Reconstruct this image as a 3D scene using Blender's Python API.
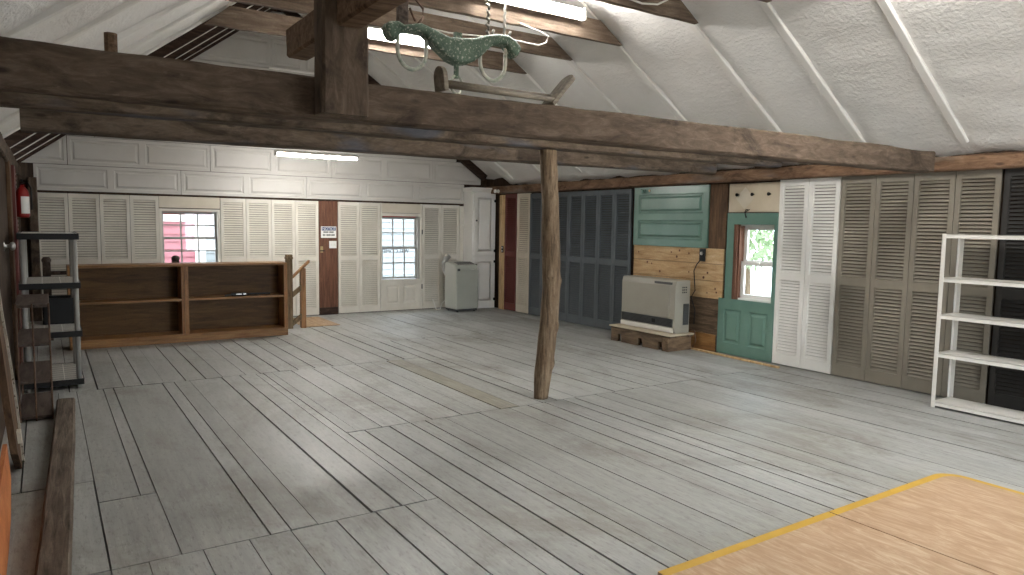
import bpy, bmesh, math, random
from mathutils import Vector, Matrix, noise, Euler
random.seed(7)
PI = math.pi
SC = bpy.context.scene
COL = SC.collection
for o in list(bpy.data.objects):
    bpy.data.objects.remove(o)

# ------------------------------------------------------------ camera
F_PX, YAW, PITCH, ROLL = 710.9, 0.58297646, -0.08904947, 0.01560225
h = Vector((math.sin(YAW)*math.cos(PITCH), math.cos(YAW)*math.cos(PITCH), math.sin(PITCH)))
r = Vector((math.cos(YAW), -math.sin(YAW), 0)); u = r.cross(h)
r2 = r*math.cos(ROLL) + u*math.sin(ROLL); u2 = -r*math.sin(ROLL) + u*math.cos(ROLL)
cam = bpy.data.cameras.new('camera'); camo = bpy.data.objects.new('camera', cam); COL.objects.link(camo)
cam.sensor_width = 36.0; cam.lens = F_PX/1024*36.0; cam.clip_start = 0.02; cam.clip_end = 300
M3 = Matrix((r2, u2, -h)).transposed()
camo.matrix_world = Matrix.Translation((0, 0, 1.5)) @ M3.to_4x4()
SC.camera = camo
# ------------------------------------------------------------ sky and exposure
W = bpy.data.worlds.new('world'); SC.world = W; W.use_nodes = True
bg = W.node_tree.nodes['Background']; bg.inputs[0].default_value = (0.80, 0.90, 1.0, 1); bg.inputs[1].default_value = 4.2
SC.view_settings.view_transform = 'Standard'; SC.view_settings.look = 'None'
SC.view_settings.gamma = 1.0; SC.view_settings.use_curve_mapping = False
SC.view_settings.exposure = 1.15
TUBE = 62.0          # emission of the fluorescent tubes
SC.cycles.max_bounces = 8; SC.cycles.diffuse_bounces = 5; SC.cycles.transparent_max_bounces = 12

# ------------------------------------------------------------ materials
def s2l(c):
    return tuple((x/12.92 if x <= 0.04045 else ((x+0.055)/1.055)**2.4) for x in c)
def rgb(a, b, c):
    return s2l((a/255, b/255, c/255))
class NT:
    def __init__(s, name):
        s.m = bpy.data.materials.new(name); s.m.use_nodes = True
        s.t = s.m.node_tree; s.b = s.t.nodes['Principled BSDF']; s.out = s.t.nodes['Material Output']
    def n(s, typ, **kw):
        nd = s.t.nodes.new(typ)
        for k, v in kw.items():
            if hasattr(nd, k): setattr(nd, k, v)
        return nd
    def l(s, a, b): s.t.links.new(a, b)
    def coords(s, scale, rand=True):
        tc = s.n('ShaderNodeTexCoord'); mp = s.n('ShaderNodeMapping'); mp.inputs['Scale'].default_value = scale
        if rand:
            oi = s.n('ShaderNodeObjectInfo'); mu = s.n('ShaderNodeVectorMath', operation='SCALE')
            mu.inputs[0].default_value = (37.0, 53.0, 71.0); s.l(oi.outputs['Random'], mu.inputs['Scale'])
            ad = s.n('ShaderNodeVectorMath', operation='ADD'); s.l(tc.outputs['Object'], ad.inputs[0]); s.l(mu.outputs[0], ad.inputs[1])
            s.l(ad.outputs[0], mp.inputs['Vector'])
        else:
            s.l(tc.outputs['Object'], mp.inputs['Vector'])
        return mp.outputs[0]
    def noise(s, vec, scale, detail=5, rough=0.55, dist=0.0):
        nd = s.n('ShaderNodeTexNoise'); s.l(vec, nd.inputs['Vector'])
        nd.inputs['Scale'].default_value = scale; nd.inputs['Detail'].default_value = detail
        nd.inputs['Roughness'].default_value = rough; nd.inputs['Distortion'].default_value = dist
        return nd.outputs['Fac']
    def ramp(s, fac, stops):
        nd = s.n('ShaderNodeValToRGB'); s.l(fac, nd.inputs['Fac']); cr = nd.color_ramp
        while len(cr.elements) < len(stops): cr.elements.new(0.5)
        for e, (p, c) in zip(cr.elements, stops):
            e.position = p; e.color = (*c, 1) if len(c) == 3 else c
        return nd.outputs['Color']
    def mix(s, fac, a, b, mode='MIX'):
        nd = s.n('ShaderNodeMix', data_type='RGBA', blend_type=mode)
        if isinstance(fac, (int, float)): nd.inputs[0].default_value = fac
        else: s.l(fac, nd.inputs[0])
        for v, i in ((a, 6), (b, 7)):
            if isinstance(v, tuple): nd.inputs[i].default_value = (*v, 1)
            else: s.l(v, nd.inputs[i])
        return nd.outputs[2]
    def bump(s, hgt, strength=0.3, dist=0.01):
        nd = s.n('ShaderNodeBump'); nd.inputs['Strength'].default_value = strength; nd.inputs['Distance'].default_value = dist
        s.l(hgt, nd.inputs['Height']); s.l(nd.outputs[0], s.b.inputs['Normal'])
    def fin(s, color=None, rough=0.6, metal=0.0, spec=None):
        if color is not None:
            if isinstance(color, tuple): s.b.inputs['Base Color'].default_value = (*color, 1)
            else: s.l(color, s.b.inputs['Base Color'])
        if isinstance(rough, (int, float)): s.b.inputs['Roughness'].default_value = rough
        else: s.l(rough, s.b.inputs['Roughness'])
        s.b.inputs['Metallic'].default_value = metal
        if spec is not None: s.b.inputs['Specular IOR Level'].default_value = spec
        return s.m

def m_wood(name, dark, mid, light, scale=(14, 14, 1.2), rough=0.75, bump=0.35, blotch=0.0, blotchc=(0, 0, 0), rings=2.5, spec=0.25):
    k = NT(name); v = k.coords(scale)
    g = k.noise(v, rings, 6, 0.62, 0.6)
    c = k.ramp(g, [(0.28, dark), (0.5, mid), (0.72, light)])
    v2 = k.coords((1, 1, 1)); f = k.noise(v2, 60, 3, 0.6)
    c = k.mix(0.35, c, k.ramp(f, [(0.3, (0.55, 0.55, 0.55)), (0.7, (1.15, 1.15, 1.15))]), 'MULTIPLY')
    if blotch:
        bl = k.noise(v2, 2.2, 4, 0.6); bm = k.ramp(bl, [(0.52, (0, 0, 0)), (0.7, (blotch,)*3)])
        c = k.mix(bm, c, blotchc)
    k.bump(g, bump, 0.006)
    return k.fin(c, rough, spec=spec)
def m_timber(name, dark, mid, light, scale, stain, smear):
    """old hewn timber: soft grain, dark stains, knots and pale scratches"""
    k = NT(name); g = k.noise(k.coords(scale), 2.4, 7, 0.7, 0.8)
    c = k.ramp(g, [(0.25, dark), (0.5, mid), (0.78, light)])
    v = k.coords((1, 1, 1)); b = k.noise(k.coords((1.0, 2.0, 2.0)), 2.0, 6, 0.68, 1.0)
    c = k.mix(k.ramp(b, [(0.50, (0, 0, 0)), (0.66, (0.75,)*3)]), c, stain)
    kn = k.n('ShaderNodeTexVoronoi'); k.l(k.coords((2.2, 6, 6)), kn.inputs['Vector']); kn.inputs['Scale'].default_value = 1.6
    c = k.mix(k.ramp(kn.outputs['Distance'], [(0.06, (0.8,)*3), (0.16, (0, 0, 0))]), c, stain)
    sc = k.noise(k.coords((6, 20, 20)), 3.0, 4, 0.7); c = k.mix(k.ramp(sc, [(0.62, (0, 0, 0)), (0.72, (0.45,)*3)]), c, light)
    if smear: c = k.mix(k.ramp(k.noise(k.coords((0.8, 3, 3)), 1.7, 3, 0.5), [(0.56, (0, 0, 0)), (0.68, (0.6,)*3)]), c, smear)
    k.bump(g, 0.5, 0.006)
    return k.fin(c, 0.85, spec=0.2)
def m_paint(name, c1, c2, nscale=3.0, rough=0.5, bump=0.08, speck=0.0, speckc=(1, 1, 1), scale=(1, 1, 1), spec=0.35, fine=90):
    k = NT(name); v = k.coords(scale); a = k.noise(v, nscale, 5, 0.6)
    c = k.ramp(a, [(0.3, c1), (0.7, c2)])
    if speck:
        sp = k.noise(v, 44, 4, 0.7); c = k.mix(k.ramp(sp, [(speck, (0, 0, 0)), (speck+0.05, (1, 1, 1))]), c, speckc)
    k.bump(k.noise(v, fine, 3, 0.6), bump, 0.002)
    return k.fin(c, rough, spec=spec)
def m_metal(name, c, rough=0.35):
    k = NT(name); v = k.coords((1, 1, 1)); a = k.noise(v, 20, 3)
    return k.fin(k.ramp(a, [(0.3, tuple(x*0.85 for x in c)), (0.7, c)]), rough, 0.9)
def m_emit(name, c, st):
    k = NT(name); k.b.inputs['Emission Color'].default_value = (*c, 1); k.b.inputs['Emission Strength'].default_value = st
    return k.fin(c, 0.5)
def m_glass(name):
    k = NT(name); tr = k.n('ShaderNodeBsdfTransparent'); gl = k.n('ShaderNodeBsdfGlossy'); gl.inputs['Roughness'].default_value = 0.03
    mx = k.n('ShaderNodeMixShader'); mx.inputs[0].default_value = 0.06; tr.inputs[0].default_value = (0.96, 0.98, 0.98, 1)
    k.l(tr.outputs[0], mx.inputs[1]); k.l(gl.outputs[0], mx.inputs[2]); k.l(mx.outputs[0], k.out.inputs[0])
    return k.m

M = {}
M['beam'] = m_timber('hewn_timber', rgb(58, 47, 39), rgb(92, 78, 66), rgb(122, 107, 93), (2.2, 9, 9), rgb(40, 32, 27), None)
M['beam2'] = m_timber('hewn_timber_stained', rgb(64, 53, 45), rgb(100, 87, 75), rgb(130, 116, 103), (2.2, 9, 9), rgb(46, 38, 32), rgb(88, 94, 106))
M['beamY'] = m_wood('plate_timber', rgb(58, 40, 30), rgb(104, 76, 58), rgb(136, 108, 86), (12, 1.4, 12), 0.85, 0.5, 0.45, rgb(120, 112, 104), 3.0)
M['beamZ'] = m_wood('post_timber', rgb(46, 38, 31), rgb(84, 71, 59), rgb(116, 101, 86), (12, 12, 1.4), 0.85, 0.5, 0.3, rgb(46, 37, 30), 3.0)
M['purlin'] = m_wood('brace_timber', rgb(66, 49, 37), rgb(112, 88, 68), rgb(140, 114, 92), (12, 1.4, 12), 0.8, 0.3, 0, (0, 0, 0), 3.0)
M['log'] = m_wood('log_wood', rgb(66, 53, 42), rgb(122, 103, 82), rgb(154, 136, 114), (14, 14, 1.6), 0.8, 0.7, 0.35, rgb(86, 62, 42), 3.2)
M['darkrafter'] = m_wood('dark_rafter_wood', rgb(36, 26, 22), rgb(58, 43, 35), rgb(84, 66, 54), (2, 12, 12), 0.85, 0.3)
M['collar'] = m_wood('collar_wood', rgb(74, 62, 52), rgb(116, 100, 86), rgb(146, 130, 114), (1.2, 10, 10), 0.8, 0.3, 0.35, rgb(62, 50, 42))
M['pine'] = m_wood('pine', rgb(158, 124, 84), rgb(194, 162, 120), rgb(212, 186, 148), (10, 1.2, 10), 0.6, 0.15, 0.25, rgb(166, 122, 76))
M['pineZ'] = m_wood('pine_upright', rgb(160, 126, 86), rgb(202, 170, 126), rgb(220, 194, 152), (10, 10, 1.2), 0.6, 0.15)
M['orangepine'] = m_wood('varnished_pine', rgb(108, 74, 40), rgb(148, 106, 62), rgb(172, 130, 82), (1.1, 10, 10), 0.45, 0.12, 0.2, rgb(110, 68, 34), spec=0.4)
M['orangepineZ'] = m_wood('varnished_pine_upright', rgb(112, 74, 40), rgb(156, 110, 66), rgb(182, 136, 86), (10, 10, 1.1), 0.45, 0.12, 0.2, rgb(110, 70, 38), spec=0.4)
M['shelfback'] = m_wood('shelf_back_wood', rgb(72, 50, 26), rgb(98, 70, 38), rgb(116, 86, 50), (1.0, 8, 8), 0.5, 0.1)
M['greypine'] = m_wood('grey_brown_wood', rgb(84, 68, 50), rgb(124, 104, 78), rgb(150, 130, 102), (10, 10, 1.1), 0.7, 0.2)
M['darkwood'] = m_wood('dark_brown_wood', rgb(52, 43, 38), rgb(82, 70, 63), rgb(108, 95, 86), (10, 1.1, 10), 0.6, 0.15)
M['brownboard'] = m_wood('brown_board', rgb(74, 47, 36), rgb(104, 70, 54), rgb(128, 92, 72), (14, 14, 1.0), 0.7, 0.2)
M['rough'] = m_wood('rough_board', rgb(60, 48, 38), rgb(104, 86, 68), rgb(140, 118, 94), (10, 1.2, 10), 0.85, 0.5, 0.3, rgb(60, 46, 36))
M['rough_vertical'] = m_wood('rough_wall_board', rgb(54, 40, 30), rgb(94, 72, 54), rgb(124, 98, 74), (10, 10, 1.0), 0.85, 0.4)
M['orangeboard'] = m_wood('orange_board', rgb(170, 96, 52), rgb(206, 128, 78), rgb(222, 150, 98), (10, 1.0, 2), 0.6, 0.15)
M['pallet'] = m_wood('pallet_wood', rgb(70, 56, 44), rgb(112, 92, 72), rgb(146, 122, 96), (8, 1.4, 8), 0.85, 0.4)
M['floorbeam'] = m_wood('weathered_floor_timber', rgb(50, 42, 35), rgb(92, 80, 68), rgb(128, 114, 98), (16, 1.2, 16), 0.85, 0.5, 0.35, rgb(52, 42, 34))
M['rackwood'] = m_wood('rack_wood', rgb(96, 86, 74), rgb(134, 124, 110), rgb(160, 150, 136), (1.4, 10, 10), 0.7, 0.2)
M['white'] = m_paint('white_paint', rgb(224, 222, 216), rgb(235, 233, 228), 3, 0.42, 0.06)
M['offwhite'] = m_paint('off_white_paint', rgb(206, 200, 188), rgb(222, 217, 206), 2.5, 0.5, 0.08)
M['cream'] = m_paint('cream_paint', rgb(196, 186, 168), rgb(212, 204, 188), 2.5, 0.5, 0.08)
M['garage'] = m_paint('garage_panel_paint', rgb(190, 186, 180), rgb(203, 199, 193), 1.5, 0.45, 0.1)
M['taupe'] = m_paint('taupe_paint', rgb(120, 113, 101), rgb(138, 131, 118), 2.0, 0.55, 0.1)
M['slate'] = m_paint('slate_paint', rgb(80, 86, 90), rgb(94, 100, 104), 2.0, 0.5, 0.08)
M['charcoal'] = m_paint('charcoal_paint', rgb(44, 42, 40), rgb(56, 54, 52), 2.0, 0.55, 0.08)
M['maroon'] = m_paint('maroon_paint', rgb(92, 46, 42), rgb(110, 58, 52), 3.0, 0.5, 0.08)
M['green'] = m_paint('green_paint', rgb(92, 124, 112), rgb(106, 138, 125), 2.6, 0.24, 0.10, spec=0.6)
M['greygreen'] = m_paint('yoke_paint', rgb(60, 80, 67), rgb(84, 104, 88), 9, 0.6, 0.3, 0.56, rgb(160, 164, 150))
M['tan'] = m_paint('tan_board', rgb(186, 172, 148), rgb(206, 194, 172), 2.0, 0.6, 0.08)
M['beige_metal'] = m_paint('heater_enamel', rgb(150, 146, 134), rgb(160, 156, 145), 2.0, 0.4, 0.04)
M['ac_plastic'] = m_paint('conditioner_plastic', rgb(166, 168, 158), rgb(178, 180, 170), 2.0, 0.4, 0.03)
M['greyplastic'] = m_paint('grey_plastic', rgb(150, 148, 142), rgb(164, 162, 156), 4, 0.5, 0.1)
M['blackplastic'] = m_paint('black_plastic', rgb(20, 20, 20), rgb(28, 28, 28), 4, 0.5, 0.1)
M['darkgrey'] = m_paint('dark_grey_metal', rgb(64, 66, 66), rgb(78, 80, 80), 4, 0.45, 0.05)
M['black'] = m_metal('black_iron', (0.02, 0.02, 0.02), 0.5)
M['iron'] = m_metal('old_iron', (0.18, 0.17, 0.15), 0.55)
M['rust'] = m_paint('rusty_iron', rgb(72, 54, 44), rgb(110, 84, 66), 18, 0.7, 0.3)
M['silver'] = m_metal('brushed_metal', (0.62, 0.61, 0.58), 0.3)
M['brass'] = m_metal('old_brass', (0.42, 0.32, 0.16), 0.35)
M['ring'] = m_paint('worn_ring_paint', rgb(112, 128, 114), rgb(196, 192, 180), 16, 0.5, 0.2)
M['red'] = m_paint('extinguisher_red', rgb(138, 24, 24), rgb(156, 32, 30), 3, 0.3, 0.02, spec=0.5)
M['redtrim'] = m_paint('red_exterior_paint', rgb(178, 66, 66), rgb(190, 80, 78), 3, 0.6, 0.05)
M['redsiding'] = m_paint('red_siding', rgb(160, 102, 108), rgb(166, 108, 114), 3, 0.7, 0.05)
M['signwhite'] = m_paint('sign_white', rgb(232, 232, 228), rgb(238, 238, 234), 4, 0.4, 0.02)
M['signblue'] = m_paint('sign_blue', rgb(28, 52, 110), rgb(34, 58, 118), 4, 0.4, 0.02)
M['signblack'] = m_paint('sign_black', rgb(24, 24, 24), rgb(32, 32, 32), 4, 0.5, 0.02)
M['signgrey'] = m_paint('letter_grey', rgb(66, 68, 72), rgb(74, 76, 80), 4, 0.5, 0.02)
M['yellow'] = m_paint('yellow_paint', rgb(186, 148, 52), rgb(198, 160, 66), 8, 0.5, 0.1)
M['whitemetal'] = m_paint('white_enamel', rgb(218, 214, 206), rgb(228, 225, 218), 4, 0.35, 0.03)
M['palesiding'] = m_paint('pale_siding', rgb(142, 145, 146), rgb(148, 151, 152), 3, 0.7, 0.05)
M['leaf'] = m_paint('leaf_green', rgb(132, 154, 116), rgb(168, 184, 146), 3, 0.6, 0.1)
M['bark'] = m_wood('bark', rgb(70, 58, 46), rgb(104, 88, 70), rgb(130, 112, 92), (10, 10, 1.4))
M['ground'] = m_paint('gravel', rgb(176, 172, 164), rgb(200, 196, 188), 6, 0.9, 0.4)
M['flaky'] = m_paint('flaking_white_paint', rgb(142, 134, 122), rgb(182, 174, 160), 14, 0.8, 0.5, 0.58, rgb(84, 68, 54))
M['tube'] = m_emit('fluorescent_tube', (1.0, 0.98, 0.94), TUBE)
M['glass'] = m_glass('window_glass')
# wall behind things
M['wallwood'] = m_wood('barn_wall_board', rgb(40, 31, 24), rgb(66, 52, 41), rgb(88, 70, 56), (8, 8, 1.2), 0.9, 0.4)

def m_plywood():
    k = NT('plywood'); v = k.coords((7, 1.6, 7)); g = k.noise(v, 1.9, 8, 0.7, 2.2)
    c = k.ramp(g, [(0.3, rgb(160, 130, 102)), (0.5, rgb(178, 150, 122)), (0.68, rgb(198, 176, 150))])
    v2 = k.coords((40, 3, 40)); f = k.noise(v2, 3, 4, 0.6)
    c = k.mix(0.5, c, k.ramp(f, [(0.35, (0.86, 0.83, 0.80)), (0.6, (1.03, 1.03, 1.03))]), 'MULTIPLY')
    k.bump(f, 0.08, 0.002)
    return k.fin(c, 0.5, spec=0.3)
M['plywood'] = m_plywood()
M['landing'] = m_wood('bare_boards', rgb(140, 112, 84), rgb(172, 144, 112), rgb(192, 168, 138), (10, 1.2, 10), 0.6, 0.1)

def m_floor(name, brown):
    k = NT(name); geo = k.n('ShaderNodeNewGeometry')
    v = k.coords((14, 0.9, 14), False); g = k.noise(v, 2.0, 6, 0.65, 0.5)
    if brown: base = k.ramp(g, [(0.3, rgb(128, 126, 112)), (0.7, rgb(156, 152, 136))])
    else: base = k.ramp(g, [(0.25, rgb(144, 145, 142)), (0.5, rgb(160, 161, 158)), (0.75, rgb(174, 175, 171))])
    isl = k.ramp(geo.outputs['Random Per Island'], [(0.0, (0.86, 0.86, 0.85)), (1.0, (1.06, 1.06, 1.07))])
    c = k.mix(1.0, base, isl, 'MULTIPLY')
    vb = k.coords((1, 0.55, 1), False); w = k.noise(vb, 1.5, 7, 0.72, 0.5)
    wm = k.ramp(w, [(0.50, (0, 0, 0)), (0.64, (0.62,)*3)])
    c = k.mix(wm, c, rgb(122, 118, 107))
    sp = k.noise(k.coords((22, 5, 1), False), 2.4, 8, 0.75)
    c = k.mix(k.ramp(sp, [(0.52, (0, 0, 0)), (0.66, (0.6,)*3)]), c, rgb(100, 98, 91))
    pl = k.noise(k.coords((30, 3, 1), False), 3.1, 8, 0.78); c = k.mix(k.ramp(pl, [(0.56, (0, 0, 0)), (0.66, (0.5,)*3)]), c, rgb(190, 192, 188))
    k.bump(sp, 0.12, 0.003)
    ro = k.ramp(w, [(0.35, (0.40,)*3), (0.7, (0.62,)*3)])
    return k.fin(c, ro, spec=0.5)
M['floor'] = m_floor('grey_floor_paint', False); M['floorbrown'] = m_floor('worn_floor_paint', True)
M['gap'] = m_paint('floor_gap_dark', rgb(22, 20, 18), rgb(30, 27, 24), 4, 0.95, 0.0)

def m_foam():
    k = NT('spray_foam'); v = k.coords((1, 1, 1), False)
    a = k.noise(v, 1.3, 5, 0.6); c = k.ramp(a, [(0.3, rgb(222, 219, 215)), (0.7, rgb(236, 234, 231))])
    vs = k.coords((1.6, 5, 5), False); b1 = k.noise(k.coords((5.0, 1.4, 5.0), False), 2.4, 6, 0.65, 0.8)
    b2 = k.noise(v, 34, 4, 0.6)
    ad = k.n('ShaderNodeMath', operation='MULTIPLY_ADD'); k.l(b2, ad.inputs[0]); ad.inputs[1].default_value = 1.0; k.l(b1, ad.inputs[2])
    k.bump(ad.outputs[0], 0.55, 0.022)
    return k.fin(c, 0.75, spec=0.2)
M['foam'] = m_foam()
M['foamrafter'] = m_paint('foam_coated_rafter', rgb(220, 217, 212), rgb(232, 230, 226), 2.0, 0.65, 0.25, fine=30)

# ------------------------------------------------------------ mesh builder
class MB:
    def __init__(s): s.v = []; s.f = []; s.mi = []; s.mats = []
    def _add(s, vs, fs, mi=0):
        b = len(s.v); s.v += [Vector(p) for p in vs]
        for f in fs: s.f.append([b+i for i in f]); s.mi.append(mi)
    def box(s, x0, x1, y0, y1, z0, z1, mat=None, mi=0, ch=0.0):
        if ch <= 0:
            vs = [(x0,y0,z0),(x1,y0,z0),(x1,y1,z0),(x0,y1,z0),(x0,y0,z1),(x1,y0,z1),(x1,y1,z1),(x0,y1,z1)]
            fs = [(0,3,2,1),(4,5,6,7),(0,1,5,4),(1,2,6,5),(2,3,7,6),(3,0,4,7)]
        else:
            bm = bmesh.new(); bmesh.ops.create_cube(bm, size=1)
            for v in bm.verts: v.co = Vector(((x0+x1)/2+v.co.x*(x1-x0), (y0+y1)/2+v.co.y*(y1-y0), (z0+z1)/2+v.co.z*(z1-z0)))
            bmesh.ops.bevel(bm, geom=list(bm.edges), offset=min(ch, 0.45*min(x1-x0, y1-y0, z1-z0)), segments=2, affect='EDGES', profile=0.5)
            bm.verts.index_update(); vs = [tuple(v.co) for v in bm.verts]; fs = [[v.index for v in f.verts] for f in bm.faces]; bm.free()
        if mat is not None: vs = [mat @ Vector(p) for p in vs]
        s._add(vs, fs, mi)
    def prism(s, pts, axis, a0, a1, mi=0, mat=None):
        """pts: 2D outline; axis 0/1/2 = extrusion axis"""
        n = len(pts); vs = []
        for a in (a0, a1):
            for p in pts:
                q = [0, 0, 0]; o = [i for i in range(3) if i != axis]
                q[axis] = a; q[o[0]] = p[0]; q[o[1]] = p[1]; vs.append(q)
        if mat is not None: vs = [mat @ Vector(p) for p in vs]
        fs = [list(range(n))[::-1], list(range(n, 2*n))] + [[i, (i+1) % n, n+(i+1) % n, n+i] for i in range(n)]
        s._add(vs, fs, mi)
    def tube(s, pts, rad, n=10, mi=0, cap=True, closed=False):
        pts = [Vector(p) for p in pts]; m = len(pts)
        if not hasattr(rad, '__len__'): rad = [rad]*m
        rings = []; up = Vector((0.13, 0.21, 1)).normalized()
        for i in range(m):
            if closed: d = pts[(i+1) % m]-pts[i-1]
            else: d = pts[min(i+1, m-1)]-pts[max(i-1, 0)]
            d.normalize(); a = d.cross(up)
            if a.length < 1e-3: a = d.cross(Vector((1, 0, 0)))
            a.normalize(); b = a.cross(d).normalized()
            rings.append([pts[i]+(a*math.cos(2*PI*k/n)+b*math.sin(2*PI*k/n))*rad[i] for k in range(n)])
        vs = [p for R in rings for p in R]; fs = []
        for i in range(m if closed else m-1):
            j = (i+1) % m
            for k in range(n):
                fs.append([i*n+k, i*n+(k+1) % n, j*n+(k+1) % n, j*n+k])
        if cap and not closed:
            fs.append([k for k in range(n)][::-1]); fs.append([(m-1)*n+k for k in range(n)])
        s._add(vs, fs, mi)
    def lathe(s, prof, c=(0, 0, 0), n=24, axis=2, mi=0):
        vs = []; fs = []; c = Vector(c)
        for (rr, z) in prof:
            for k in range(n):
                a = 2*PI*k/n; p = [rr*math.cos(a), rr*math.sin(a), z]
                if axis == 0: p = [p[2], p[0], p[1]]
                if axis == 1: p = [p[1], p[2], p[0]]
                vs.append(c+Vector(p))
        m = len(prof)
        for i in range(m-1):
            for k in range(n): fs.append([i*n+k, i*n+(k+1) % n, (i+1)*n+(k+1) % n, (i+1)*n+k])
        fs.append(list(range(n))[::-1]); fs.append([(m-1)*n+k for k in range(n)])
        s._add(vs, fs, mi)
    def build(s, name, mat, parent=None, origin=(0, 0, 0), smooth=False, mats=None, bevel=0.0):
        me = bpy.data.meshes.new(name); o = Vector(origin)
        me.from_pydata([tuple(p-o) for p in s.v], [], s.f)
        for mm in (mats or [mat]): me.materials.append(mm)
        for p, i in zip(me.polygons, s.mi): p.material_index = i; p.use_smooth = smooth
        bm = bmesh.new(); bm.from_mesh(me); bmesh.ops.recalc_face_normals(bm, faces=bm.faces); bm.to_mesh(me); bm.free()
        me.update()
        ob = bpy.data.objects.new(name, me); COL.objects.link(ob); ob.location = o
        if parent is not None: ob.parent = parent
        if bevel:
            md = ob.modifiers.new('bevel', 'BEVEL'); md.width = bevel; md.segments = 2; md.limit_method = 'ANGLE'
        return ob
def tag(o, label, cat, group=None, kind=None):
    o['label'] = label; o['category'] = cat
    if group: o['group'] = group
    o['kind'] = kind or 'thing'
    return o
def thing(name, label, cat, loc=(0, 0, 0), rz=0.0, group=None, kind=None):
    o = bpy.data.objects.new(name, None); COL.objects.link(o); o.empty_display_size = 0.1
    o.location = loc; o.rotation_euler = (0, 0, rz)
    return tag(o, label, cat, group, kind)
def struct(o, label=None):
    o['kind'] = 'structure'
    if label: o['label'] = label
    return o
def kids(o): return [c for c in COL.objects if c.parent == o]
def copy_tree(o, parent=None):
    c = o.copy(); COL.objects.link(c); c.parent = parent
    for ch in kids(o): copy_tree(ch, c)
    return c
def text_mesh(s, size, depth=0.001):
    cu = bpy.data.curves.new('txt', 'FONT'); cu.body = s; cu.size = size; cu.extrude = depth; cu.align_x = 'CENTER'; cu.align_y = 'CENTER'
    ob = bpy.data.objects.new('txt', cu); COL.objects.link(ob)
    dg = bpy.context.evaluated_depsgraph_get(); me = bpy.data.meshes.new_from_object(ob.evaluated_get(dg))
    bpy.data.objects.remove(ob); return me
ORD = ['first', 'second', 'third', 'fourth', 'fifth', 'sixth', 'seventh', 'eighth', 'ninth', 'tenth', 'eleventh', 'twelfth', 'thirteenth']
R90 = -PI/2

def hewn(L, wy, hz, seed, amp=0.006, seg=0.09, ch=0.012):
    """timber along local X from 0..L, centred on y, z from 0..hz"""
    mb = MB(); n = max(2, int(L/seg)); prof = []
    a, b = wy/2, hz/2
    for (sx, sz) in ((1, -1), (1, 1), (-1, 1), (-1, -1)):
        if sx*sz < 0: prof += [(sx*(a-ch), sz*b), (sx*a, sz*(b-ch))] if sx > 0 else [(sx*(a-ch), sz*b), (sx*a, sz*(b-ch))]
        else: prof += [(sx*a, sz*(b-ch)), (sx*(a-ch), sz*b)]
    prof = []
    k = 4
    def edge(p, q):
        return [(p[0]+(q[0]-p[0])*t/k, p[1]+(q[1]-p[1])*t/k) for t in range(k)]
    c = [(a-ch, -b), (a, -b+ch), (a, b-ch), (a-ch, b), (-a+ch, b), (-a, b-ch), (-a, -b+ch), (-a+ch, -b)]
    for i in range(8):
        p, q = c[i], c[(i+1) % 8]
        prof += edge(p, q) if i % 2 else [p]
    m = len(prof); vs = []
    for i in range(n+1):
        x = L*i/n
        wob = noise.noise(Vector((x*0.35, seed*3.1, 0)))*amp*2.2
        for (y, z) in prof:
            d = noise.noise(Vector((x*2.2, y*9+seed*7, z*9)))*amp + noise.noise(Vector((x*9, y*25+seed*7, z*25)))*amp*0.45
            f = 1+d/max(0.03, math.hypot(y, z))
            vs.append((x, y*f+wob, z*f+b+wob*0.4))
    fs = []
    for i in range(n):
        for q in range(m): fs.append([i*m+q, i*m+(q+1) % m, (i+1)*m+(q+1) % m, (i+1)*m+q])
    fs.append(list(range(m))[::-1]); fs.append([n*m+q for q in range(m)])
    mb._add(vs, fs); return mb

# ============================================================ SETTING
XW, YB = 6.745, 11.13          # wall faces the doors stand against
XE, ZE, SR, SL, XL0 = 6.7, 2.2, 0.667, 0.76, -0.186
def zr(x): return ZE+SR*(XE-x)
def zl(x): return ZE+SL*(x-XL0)
XR = (ZE+SR*XE-ZE+SL*XL0)/(SR+SL); ZR = zr(XR)
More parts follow.
